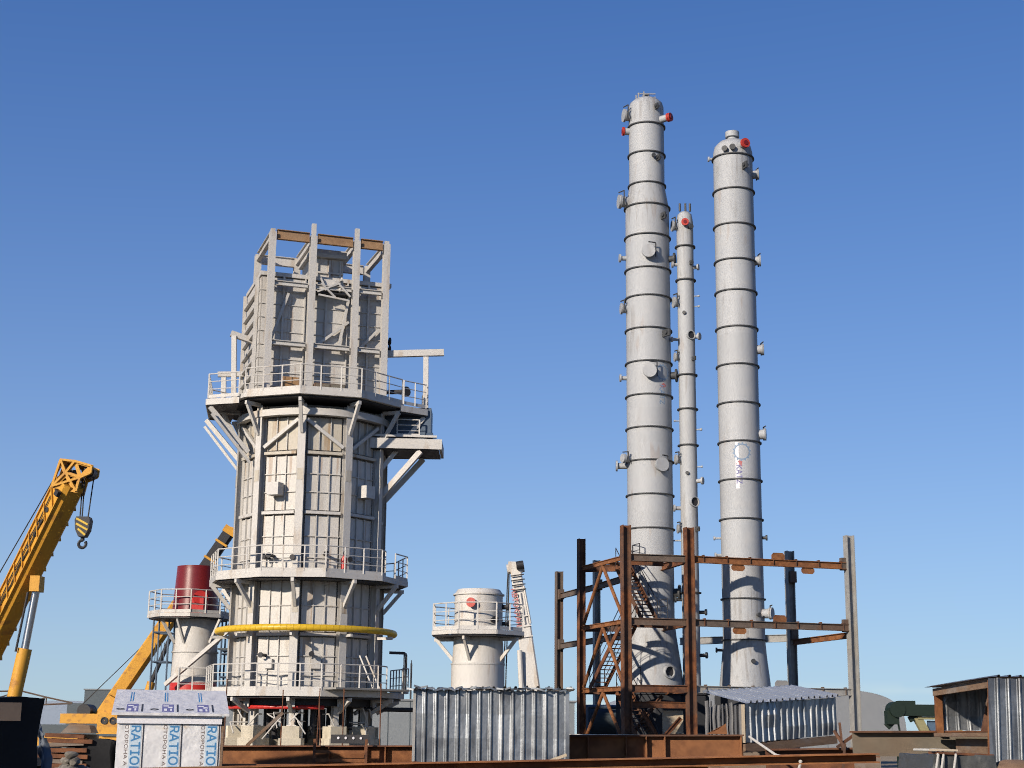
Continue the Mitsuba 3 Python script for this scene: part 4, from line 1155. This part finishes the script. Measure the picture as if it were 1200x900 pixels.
# ------------------------------------------------------------------ foreground: steel beams
def big_beam(label, a, b, w, h, mat, t=.03, stiff=(), plates=(), flange=None):
    k = thing('steel_beam', label, 'steel beam')
    a, b = np.asarray(a, float), np.asarray(b, float)
    d, s, u = frame(b - a)
    part(k, 'web', M().bar(a, b, .02, h - 2 * t), mat)
    part(k, 'top_flange', M().bar(a + u * (h - t) / 2, b + u * (h - t) / 2, w, t), flange or mat)
    part(k, 'bottom_flange', M().bar(a - u * (h - t) / 2, b - u * (h - t) / 2, w, t), mat)
    L = np.linalg.norm(b - a)
    for x in stiff:
        part(k, 'stiffener', M().box(a + d * x, (.02, w - .02, h - 2 * t - .004), (d, s, u)), mat)
    for x in plates:
        part(k, 'cover_plate', M().box(a + d * (x + .35) - s * -1 * .0 + (s if s[1] < 0 else -s) * .05, (.7, .02, h * .7), (d, s, u)), 'orange_rust')
    return k


big_beam('rusty I-beam with rung plates lying before the furnace tower, left of the tall corrugated crate', (-6.4, 31, 1.19), (-1.2, 31.1, 1.24), .34, .52, 'orange_rust', stiff=(2.9, 3.6, 4.0), flange='rusty_steel')
big_beam('rusty I-beam with upright stiffeners lying at the foot of the steel frame', (1.0, 30, 1.45), (4.45, 30.1, 1.49), .32, .54, 'orange_rust', stiff=(.05, .5, 1.22, 1.6, 1.95, 3.4), flange='rusty_steel')
big_beam('long orange rusty beam nearest the viewer, under the corrugated crates', (-7.5, 24.2, 1.04), (5.6, 24.2, 1.42), .5, .14, 'orange_rust', t=.02)
big_beam('long rusty beam carrying the tall corrugated crate', (-6, 27.2, 1.06), (3.4, 27.2, 1.13), .4, .22, 'orange_rust', t=.025)
big_beam('grey brown I-beam at the right before the open corrugated shed', (5.86, 27, 1.62), (8.9, 27.1, 1.66), .34, .42, 'grey_beam', stiff=(), flange='rusty_steel')
big_beam('dark rusty I-beam hidden low between the tilted crate and the grey brown beam', (4.6, 28.4, 1.3), (6.6, 28.2, 1.35), .34, .42, 'rusty_steel')
k = thing('rung_ladder', 'short rusty steel ladder lying against the I-beam before the furnace tower', 'ladder')
for x_ in (-3.75, -2.75):
    part(k, 'side_rail', M().box(V(x_, 30.7, 1.25), (.05, .06, .7)), 'rusty_steel')
for z in (1.02, 1.2, 1.36):
    part(k, 'rung', M().box(V(-3.25, 30.7, z), (.95, .05, .06)), 'orange_rust')
# timber sleepers that carry the beams
for i, (x_, y_) in enumerate(((-6, 31), (-3.5, 31), (-1.6, 31), (1.4, 30), (3.9, 30), (6.1, 27), (8.2, 27), (-4.8, 27.2), (2.8, 27.2), (-6.5, 24.2), (-1, 24.2), (4.8, 24.2), (5.4, 28.3))):
    h_ = {31: .92, 30: 1.17, 27: 1.4, 27.2: .92, 24.2: 1.1, 28.3: 1.06}[y_]
    m = M()
    for j in range(4):
        m.box(V(x_, y_, h_ * (j + .5) / 4), (.25 if j % 2 else .9, .9 if j % 2 else .25, h_ / 4 - .004))
    thing('sleeper_stack', 'stack of dark timber sleepers carrying a steel beam', 'sleeper stack', 'sleeper stacks under the beams', m, 'weathered_wood')

# ------------------------------------------------------------------ corrugated crates
cc = thing('corrugated_crate', 'tall grey corrugated steel crate standing straight in the middle foreground', 'crate')
part(cc, 'timber_frame', M().box(V(-.3, 29.2, 1.83), (2.62, 2.0, 1.2)), 'weathered_wood')
x_ = -1.65
for i, w_ in enumerate((1.0, .92, .80)):
    part(cc, 'sheet', corrugated(V(x_, 28.1 - .004 * i, 1.235 - rng.uniform(0, .015)), (1, 0, .006 * (i - 1)), w_, 1.25, pitch=.195, depth=.046, ndir=(0, -1, 0), phase=(x_ + 1.65) / .195 % 1, wob=.03), 'galvanised')
    x_ += w_ - .02
part(cc, 'sheet', corrugated(V(1.03, 28.1, 1.235), (0, 1, 0), 2.1, 1.25, pitch=.195, ndir=(1, 0, 0), wob=.02), 'galvanised')
part(cc, 'sheet', corrugated(V(-1.66, 30.2, 1.235), (0, -1, 0), 2.1, 1.25, pitch=.195, ndir=(-1, 0, 0), wob=.02), 'galvanised')
part(cc, 'corner_strip', M().box(V(1.04, 28.07, 1.86), (.07, .07, 1.24)), 'galvanised')
part(cc, 'corner_strip', M().box(V(-1.68, 28.09, 1.86), (.05, .05, 1.24)), 'grey_steel')
for i in range(3):
    part(cc, 'roof_sheet', corrugated(V(-1.8 + .98 * i, 27.95, 2.50 + .004 * i), (1, 0, 0), 1.02, 2.4, vdir=(0, 1, .012), pitch=.195, depth=.04, ndir=(0, 0, 1), wob=.05), 'galvanised_roof')
m = M()
for i in range(24):
    xx = -1.75 + 2.95 * i / 24
    m.box(V(xx, 27.95 + rng.uniform(-.03, .02), 2.50 + rng.uniform(-.02, .03)), (.13, .05, .03), frame(V(1, rng.uniform(-.3, .3), rng.uniform(-.4, .4))))
part(cc, 'bent_edge', m, 'galvanised')
thing('loose_plank', 'pale wooden batten leaning at the right foot of the straight corrugated crate', 'plank', mesh=M().bar(V(.55, 27.8, 1.21), V(1.02, 27.75, 1.38), .05, .05), mat='board')

c2k = thing('corrugated_crate', 'tilted corrugated steel crate with a sloping blue shining roof, right of the steel frame posts', 'crate')
A_, B_ = V(4.62, 31, 1.6), V(6.80, 33, 1.78)          # front bottom corners
Dn = V(4.25, 34, 1.65)                                  # back corner of the left end
fu = unit(B_ - A_); fl = unit(Dn - A_)
Wd, Ln = np.linalg.norm(B_ - A_), np.linalg.norm(Dn - A_)
nf = unit(np.cross(fu, V(0, 0, 1)))
part(c2k, 'timber_frame', M().hexa([A_ + fu * x * Wd + (V(0, 0, 1) * z) + fl * y * Ln - nf * .0 for z in (.02, .70) for x, y in ((.03, .03), (.97, .03), (.97, .97), (.06, .97))]), 'dark_steel')
for i in range(3):
    part(c2k, 'sheet', corrugated(A_ + fu * Wd * i / 3 + nf * .03, fu, Wd / 3 + .03, .76, pitch=.19, depth=.034, ndir=nf, wob=.035), 'galvanised')
nl = unit(np.cross(fl, V(0, 0, -1)))
x_ = .05
for w_ in (.20, .16, .24, .14, .2, .18, .24, .2, .2, .2):
    if x_ + w_ < Ln:
        part(c2k, 'end_strip', corrugated(A_ + fl * x_ + nl * .03, fl, w_, .80 + rng.uniform(-.08, .02), pitch=.23, depth=.03, ndir=nl, phase=rng.random(), wob=.04), 'dull_sheet')
    x_ += w_ + rng.uniform(.10, .2)
rt = A_ + V(0, 0, .76) + nf * .12 - fu * .08
sl = unit(fl * Ln + V(0, 0, .22))
for i in range(5):
    part(c2k, 'roof_sheet', corrugated(rt + fu * (Wd + .16) * i / 5 + V(0, 0, .003 * i), fu, (Wd + .16) / 5 + .03, Ln + .25, vdir=sl, pitch=.19, depth=.055, ndir=np.cross(fu, sl), wob=.006), 'galvanised_roof')
m = M()
for i in range(15):
    p = rt + fu * (Wd + .1) * i / 15 + sl * (Ln + .22)
    m.box(p + V(rng.uniform(-.05, .05), 0, .03), (.1, .06, .05), frame(V(1, rng.uniform(-.4, .4), rng.uniform(-.5, .5))))
part(c2k, 'bent_edge', m, 'galvanised')
part(c2k, 'corner_post', M().bar(A_ + nl * .02, A_ + V(0, 0, .74) + nl * .02, .06, .06), 'board')
part(c2k, 'skid', M().bar(A_ - V(0, 0, .1) - fu * .05, B_ - V(0, 0, .1), .12, .16), 'weathered_wood')
part(c2k, 'skid', M().bar(A_ - V(0, 0, .1) + fl * Ln, B_ - V(0, 0, .1) + fl * Ln, .12, .16), 'weathered_wood')
part(c2k, 'skid', M().box(V(5.3, 33, .75), (1.8, 2.2, 1.42)), 'weathered_wood')

s3k = thing('corrugated_shed', 'open sided corrugated steel shed at the right edge with a brown plate inside', 'shed')
for i in range(3):
    part(s3k, 'front_sheet', corrugated(V(6.66 + .62 * i, 22.0 - .004 * i, 1.05 + .02 * i), (1, 0, .0), .64, 1.5, vdir=(.03, 0, 1), pitch=.155, depth=.04, ndir=(0, -1, 0), wob=.03), 'galvanised')
for i in range(2):
    part(s3k, 'back_sheet', corrugated(V(7.32 + 1.0 * i, 27.0, 1.86), (1, 0, 0), 1.02, .70, pitch=.2, depth=.034, ndir=(0, -1, 0), wob=.05), 'galvanised')
for (a, b) in ((V(7.33, 26.9, 1.8), V(7.33, 26.9, 2.52)), (V(6.72, 22.1, 1.0), V(6.8, 22.1, 2.52))):
    part(s3k, 'post', M().bar(a, b, .11, .11), 'orange_rust')
part(s3k, 'rafter', M().bar(V(6.84, 22.1, 2.49), V(7.3, 27, 2.49), .06, .12), 'weathered_wood')
part(s3k, 'brace', M().bar(V(6.95, 22.9, 2.2), V(6.92, 22.5, 2.45), .04, .05), 'weathered_wood')
part(s3k, 'roof_sheet', corrugated(V(6.72, 21.95, 2.565), (1, 0, 0), 2.2, 5.3, vdir=(.087, 1, .003), pitch=.155, depth=.03, ndir=(0, 0, 1), wob=.02), 'galvanised')
part(s3k, 'floor', M().box(V(8.3, 25, 1.78), (2.2, 3.6, .06)), 'weathered_wood')
part(s3k, 'base', M().box(V(8.4, 24.8, .87), (1.9, 3.2, 1.7)), 'weathered_wood')
thing('brown_plate', 'brown steel plate leaning inside the open corrugated shed', 'steel plate', mesh=M().hexa([V(x, y + (z - 1.8) * .3, z) for y in (25.0, 25.06) for x, z in ((7.48, 1.83), (8.3, 1.83), (8.25, 2.38), (7.62, 2.25))]), mat='rusty_steel')

# ------------------------------------------------------------------ film wrapped shed with print
fs = thing('film_wrapped_shed', 'low shed wrapped in white printed membrane lettered RATION in the left foreground', 'shed')
SU, SV, SZ = V(.976, .216, 0), V(-.216, .976, 0), V(0, 0, 1)


def SH(u, v, z):
    return V(-6.43, 26.0, z) + SU * u + SV * v


part(fs, 'wall', M().hexa([SH(u, v, z) for z in (0, 1.955) for u, v in ((0, 0), (1.68, 0), (1.68, 2.2), (0, 2.2))]), 'film')
part(fs, 'eave_board', M().box(SH(.84, -.03, 1.90), (1.70, .05, .13), (SU, SV, SZ)), 'print_white')
rf = part(fs, 'roof', M().hexa([SH(-.1, -.14, 1.965), SH(1.80, -.14, 1.965), SH(1.82, 2.35, 2.40), SH(-.1, 2.35, 2.40), SH(-.1, -.14, 2.005), SH(1.80, -.14, 2.005), SH(1.82, 2.35, 2.44), SH(-.1, 2.35, 2.44)]), 'film_grey')
for i, uu in enumerate((.31, .93, 1.54)):
    part(fs, 'pale_strip', M().box(SH(uu - .01, -.004, .93), (.19, .004, 1.80), (SU, SV, SZ)), 'print_pale_blue')
    part(fs, 'dark_strip', M().box(SH(uu + .115, -.005, .93), (.022, .005, 1.80), (SU, SV, SZ)), 'print_dark')
    for zz in (1.82, .94):
        part(fs, 'lettering', flat_text('RATION', .145, SH(uu - .075, -.0075, zz), (0, 0, -1), SU, .002, True, .80), 'print_blue', label='blue lettering RATION reading downwards')
        part(fs, 'small_lettering', flat_text('СТОРОНА А', .055, SH(uu - .18, -.003, zz - .0), (0, 0, -1), SU, .002, False, .66), 'print_brown')
su = unit(SV * 2.49 + V(0, 0, .435)); rn = np.cross(SU, su)


def on_roof(u, q):
    return SH(u, -.14, 2.008) + su * q


m1, m2, m3, m4, m5 = [], [], [], [], []
for uu in (.22, .80, 1.38):
    m1.append(M().box(on_roof(uu, .5), (.19, .75, .004), (SU, su, rn)))
    m2.append(M().box(on_roof(uu + .16, .5), (.03, .75, .004), (SU, su, rn)))
    m3.append(M().lathe([(.045, 0), (.07, 0), (.07, .004), (.045, .004)], on_roof(uu + .36 if uu < 1.3 else .03, .35), 20, rn))
    m4.append(M().box(on_roof(uu - .05, 1.7), (.018, 1.0, .004), (SU, su, rn)))
    m4.append(M().box(on_roof(uu - .01, 1.7), (.018, 1.0, .004), (SU, su, rn)))
    for dx, ds, w_, l_ in ((-.04, .3, .05, .2), (.04, .55, .07, .1), (-.03, .7, .09, .08), (.05, .3, .03, .2)):
        m5.append(M().box(on_roof(uu + dx, ds) + rn * .004, (w_, l_, .004), (SU, su, rn)))
for nm, ms_, mt in (('pictogram_panel', m1, 'print_violet'), ('pictogram', m5, 'print_white'), ('dark_bar', m2, 'print_dark'), ('ring_mark', m3, 'print_dark'), ('blue_stripe', m4, 'print_blue')):
    for mm in ms_:
        part(rf, nm, mm, mt)
part(fs, 'corner_batten', M().bar(SH(1.71, .02, 0), SH(1.71, .02, 1.95), .04, .04), 'weathered_wood')

# ------------------------------------------------------------------ left foreground: black wrapped stack, tarp, timber, rubble
k = thing('wrapped_stack', 'tall stack wrapped in black plastic at the left edge of the picture', 'wrapped stack')
o = V(-6.86, 14.95, 0); du_, dv_ = V(.5, .866, 0), V(-.866, .5, 0)
m = trimesh.creation.box((1, 1, 1)).subdivide().subdivide().subdivide().subdivide()
v = np.array(m.vertices) + .5
pw = o + v[:, :1] * du_ * 3.25 + v[:, 1:2] * dv_ * 2.5 + v[:, 2:] * V(0, 0, 2.05)
nn = meshkit.fbm(pw * np.array([2.0, 2.0, .8]), 3, 4) - .5
pw = pw - np.outer((v[:, 1] < .01) * nn * .30, dv_) + np.outer((v[:, 0] > .99) * nn * .22, du_) + np.outer((v[:, 2] > .99) * nn * .15, V(0, 0, 1))
part(k, 'black_film', trimesh.Trimesh(pw, m.faces, process=False), 'black_tarp', smooth=50)
k = thing('brown_box', 'dull brown box end showing on the black wrapped stack at the left edge', 'box', mesh=M().hexa([V(x, y, z) for z in (1.80, 1.99) for x, y in ((-6.3, 16.0), (-5.17, 16.75), (-5.4, 17.2), (-6.5, 16.5))]), mat='primer_steel')
k = thing('blue_tarp', 'crumpled blue grey tarpaulin hanging beside the black wrapped stack', 'tarpaulin')
uu, ww = np.meshgrid(np.linspace(0, 1, 14), np.linspace(0, 1, 20), indexing='ij')
px_ = -5.98 + uu * .22 + (1 - ww) * .14; py_ = 20.0 - uu * .2; pz_ = 1.0 + ww * .82 - uu * .2
nz_ = meshkit.fbm(np.stack([uu * 4, ww * 3, uu * 0], -1), 3, 2) - .5
gv = np.stack([px_ + nz_ * .08, py_ + nz_ * .35, pz_ + nz_ * .1], -1).reshape(-1, 3)
fcs = [[i * 20 + j, (i + 1) * 20 + j, (i + 1) * 20 + j + 1, i * 20 + j + 1] for i in range(13) for j in range(19)]
part(k, 'sheet', M().add(gv, fcs), 'blue_tarp', smooth=60)
k = thing('timber_pile', 'weathered brown timber pile with a grey lid between the black stack and the white shed', 'timber pile')
for j in range(9):
    for i in range(2):
        z = .95 + j * .085
        a = V(-8.05 + rng.uniform(-.12, .1), 27.5 + i * .3, z); b = V(-7.25 + rng.uniform(-.15, .1), 27.6 + i * .3, z + rng.uniform(-.05, .05))
        part(k, 'plank', M().bar(a, b, .26, .07), 'weathered_wood' if (i + j) % 3 == 0 else 'rusty_steel')
part(k, 'grey_lid', M().hexa([V(-7.75, 27.4, 1.67), V(-7.22, 27.4, 1.67), V(-7.22, 27.9, 1.67), V(-7.75, 27.9, 1.67), V(-7.6, 27.45, 1.84), V(-7.27, 27.45, 1.80), V(-7.27, 27.8, 1.80), V(-7.6, 27.8, 1.84)]), 'weathered_wood')
part(k, 'base', M().box(V(-7.65, 27.7, .45), (.8, .6, .9)), 'weathered_wood')
m = trimesh.creation.box((1, 1, 1)).subdivide().subdivide().subdivide()
v = np.array(m.vertices); v = v * [.62, .7, 1.56] + V(-7.2, 27.9, .78)
v += (meshkit.fbm(v * 2.5, 3, 9)[:, None] - .5) * .16
thing('black_bale', 'black plastic covered bale between the timber pile and the film wrapped shed', 'bale', mesh=trimesh.Trimesh(v, m.faces, process=False), mat='black_tarp', smooth=50)
rp = thing('rubble_heap', 'small heap of grey broken rubble at the foot of the timber pile', 'rubble')
for i in range(34):
    s = rng.uniform(.06, .15)
    m = trimesh.creation.icosphere(1, s * .8)
    v = np.array(m.vertices); v *= 1 + .9 * (meshkit.noise(v * 9 + i, i)[:, None] - .5); v *= [1.2, 1, .7]
    t = rng.uniform(-1, 1); h_ = rng.uniform(.0, 1)
    v += V(-6.28 + t * .26 * (1 - .5 * h_), 22.9 + rng.uniform(-.2, .2), 1.06 + h_ * .42 * (1 - abs(t)))
    part(rp, 'stone', trimesh.convex.convex_hull(np.round(v / .035) * .035) if i % 3 else trimesh.Trimesh(v, m.faces, process=False), 'stone')
part(rp, 'base_spoil', M().lathe([(.8, 0), (.55, .8), (.28, 1.16), (.01, 1.22)], V(-6.28, 22.95, 0), 20), 'earth', smooth=60)

# ------------------------------------------------------------------ right foreground package
k = thing('strapped_package', 'dark grey plastic wrapped package tied with white cords at the bottom right', 'package')
m = trimesh.creation.box((1, 1, 1)).subdivide().subdivide().subdivide().subdivide()
v = np.array(m.vertices) + .5
tap = .35 * v[:, 2]
pw = np.stack([4.62 + v[:, 0] * .9 + (1 - v[:, 0]) * tap * .6, 18.0 + v[:, 1] * 1.6, .3 + v[:, 2] * 1.23], 1)
nn = meshkit.fbm(pw * 2.2, 3, 7) - .5
pw[:, 1] += nn * .2; pw[:, 2] += (v[:, 2] > .99) * nn * .1
part(k, 'wrapping', trimesh.Trimesh(pw, m.faces, process=False), 'pack_grey', smooth=50)
for x_ in (4.86, 4.92, 5.06):
    part(k, 'cord', M().path([V(x_ - .12, 17.82, .8), V(x_ - .06, 17.86, 1.35), V(x_, 17.95, 1.53), V(x_ + .06, 18.2, 1.58), V(x_ + .05, 19.2, 1.58)], .014, 8), 'white_cord', smooth=40)
part(k, 'top_board', M().bar(V(4.85, 18.1, 1.555), V(5.5, 18.2, 1.53), .3, .025), 'rusty_steel')
part(k, 'pale_board', M().bar(V(4.8, 18.05, 1.585), V(5.1, 18.05, 1.583), .1, .02), 'board')
k = thing('stone_block', 'rough brown block beside the strapped package at the bottom right', 'block')
m = trimesh.creation.icosphere(3, .2)
v = np.array(m.vertices); v *= 1 + .4 * (meshkit.fbm(v * 8, 3, 3)[:, None] - .5); v *= [1.2, 1, .6]
part(k, 'rough_face', trimesh.Trimesh(v + V(5.75, 18.1, 1.37), m.faces, process=False), 'weathered_wood', smooth=40)
part(k, 'support', M().box(V(5.62, 18.2, .65), (.4, .5, 1.3)), 'weathered_wood')
# rods standing among the beams
for i, (x_, y_, z1, lean) in enumerate(((-5.63, 31.4, 2.75, .0), (-4.55, 31.6, 2.55, .02), (-3.9, 32, 2.6, .06), (-3.35, 32, 2.6, .0), (-3.7, 31.8, 2.4, -.12), (-2.6, 32, 2.7, .0))):
    thing('steel_rod', f'thin rusty steel rod before the furnace tower, {("first from the left", "second from the left", "third from the left", "fifth from the left", "fourth from the left, leaning", "last on the right")[i]}', 'steel rod', 'rods before the furnace tower', M().tube(V(x_, y_, .0), V(x_ + lean, y_, z1), .012, 6), 'rusty_steel')
thing('leaning_bar', 'long dark bar leaning against the left pedestal of the furnace tower', 'steel bar', mesh=M().bar(V(-5.2, 31.5, 1.45), V(-4.5, 31.5, 2.1), .05, .06), mat='weathered_wood')
k = thing('bolted_plate', 'dark steel plate with a row of pale bolts before the middle pedestal', 'steel plate', mesh=M().box(V(-3.15, 31.5, 1.6), (.75, .05, .17)), mat='dark_steel')
m = M()
for i in range(4):
    m.tube(V(-3.38 + .15 * i, 31.48, 1.62), V(-3.38 + .15 * i, 31.45, 1.62), .025, 8)
part(k, 'bolt', m, 'print_white')
thing('tan_panel', 'tan insulated panel standing in the dark under the process columns', 'panel', mesh=M().box(V(7.95, 76.6, 2.4), (1.0, .15, 1.1)), mat='board')
for (x_, y_, s_, r_) in ((4.6, 79, 1.3, 0), (7.2, 80.3, 1.6, 0)):
    pass
k = thing('pump_skid', 'dark pump skid with tanks under the lowest level of the steel frame', 'pump skid')
part(k, 'base_frame', M().box(V(7.2, 86.5, 1.1), (7.5, 1.0, 1.0)), 'dark_steel')
part(k, 'tank', M().tube(V(3.9, 84.3, 2.5), V(6.2, 84.3, 2.5), .85, 28), 'slate_cladding', smooth=30)
part(k, 'tank', M().tube(V(9.2, 85.5, 2.5), V(12.5, 85.5, 2.5), .8, 28), 'slate_cladding', smooth=30)
part(k, 'pipework', M().path([V(4.2, 83.2, 1.5), V(4.2, 83.2, 3.2), V(6.8, 83.2, 3.2), V(6.8, 83.2, 1.4), V(9, 83.2, 1.4)], .1), 'blue_steel', smooth=30)
thing('loose_rope', 'white cord dangling over the end of the rusty I-beam below the tilted crate', 'cord', mesh=M().path([V(4.5, 29.6, 1.72), V(4.55, 27, 1.42), V(4.42, 24.0, 1.36), V(4.35, 23.9, 1.2), V(4.2, 23.9, 1.1)], .022, 8), mat='white_cord', smooth=40)

k = thing('scrap_plate', 'small triangular rusty plate standing on the I-beam at the foot of the steel frame', 'scrap')
part(k, 'plate', M().hexa([V(3.75, 30.0, 1.765), V(4.15, 30.05, 1.765), V(4.15, 30.08, 1.765), V(3.75, 30.03, 1.765), V(3.95, 30.0, 1.86), V(4.13, 30.05, 1.96), V(4.13, 30.08, 1.96), V(3.95, 30.03, 1.86)]), 'orange_rust')
k = thing('scrap_bars', 'tangle of rusty bars sticking up right of the tilted corrugated crate', 'scrap')
for a_, b_ in (((5.9, 28.0, 1.5), (5.86, 28.0, 1.98)), ((5.8, 28.0, 1.55), (6.15, 28.1, 1.78)), ((5.95, 27.9, 1.5), (5.78, 28.1, 1.84)), ((5.82, 27.8, .9), (5.9, 27.8, 1.62))):
    part(k, 'bar', M().bar(V(*a_), V(*b_), .035, .05), 'rusty_steel')
k = thing('scrap_sheets', 'loose rusty offcuts lying on the long beam nearest the viewer', 'scrap')
for i in range(7):
    x_ = -4.2 + 1.3 * i + rng.uniform(-.3, .3)
    part(k, 'offcut', M().box(V(x_, 24.2 + rng.uniform(-.1, .1), 1.285 + (x_ + 4.2) * .029 - .09), (rng.uniform(.15, .5), rng.uniform(.1, .25), .015), frame(V(1, rng.uniform(-.4, .4), .02))), ('rusty_steel', 'orange_rust', 'primer_steel')[i % 3])
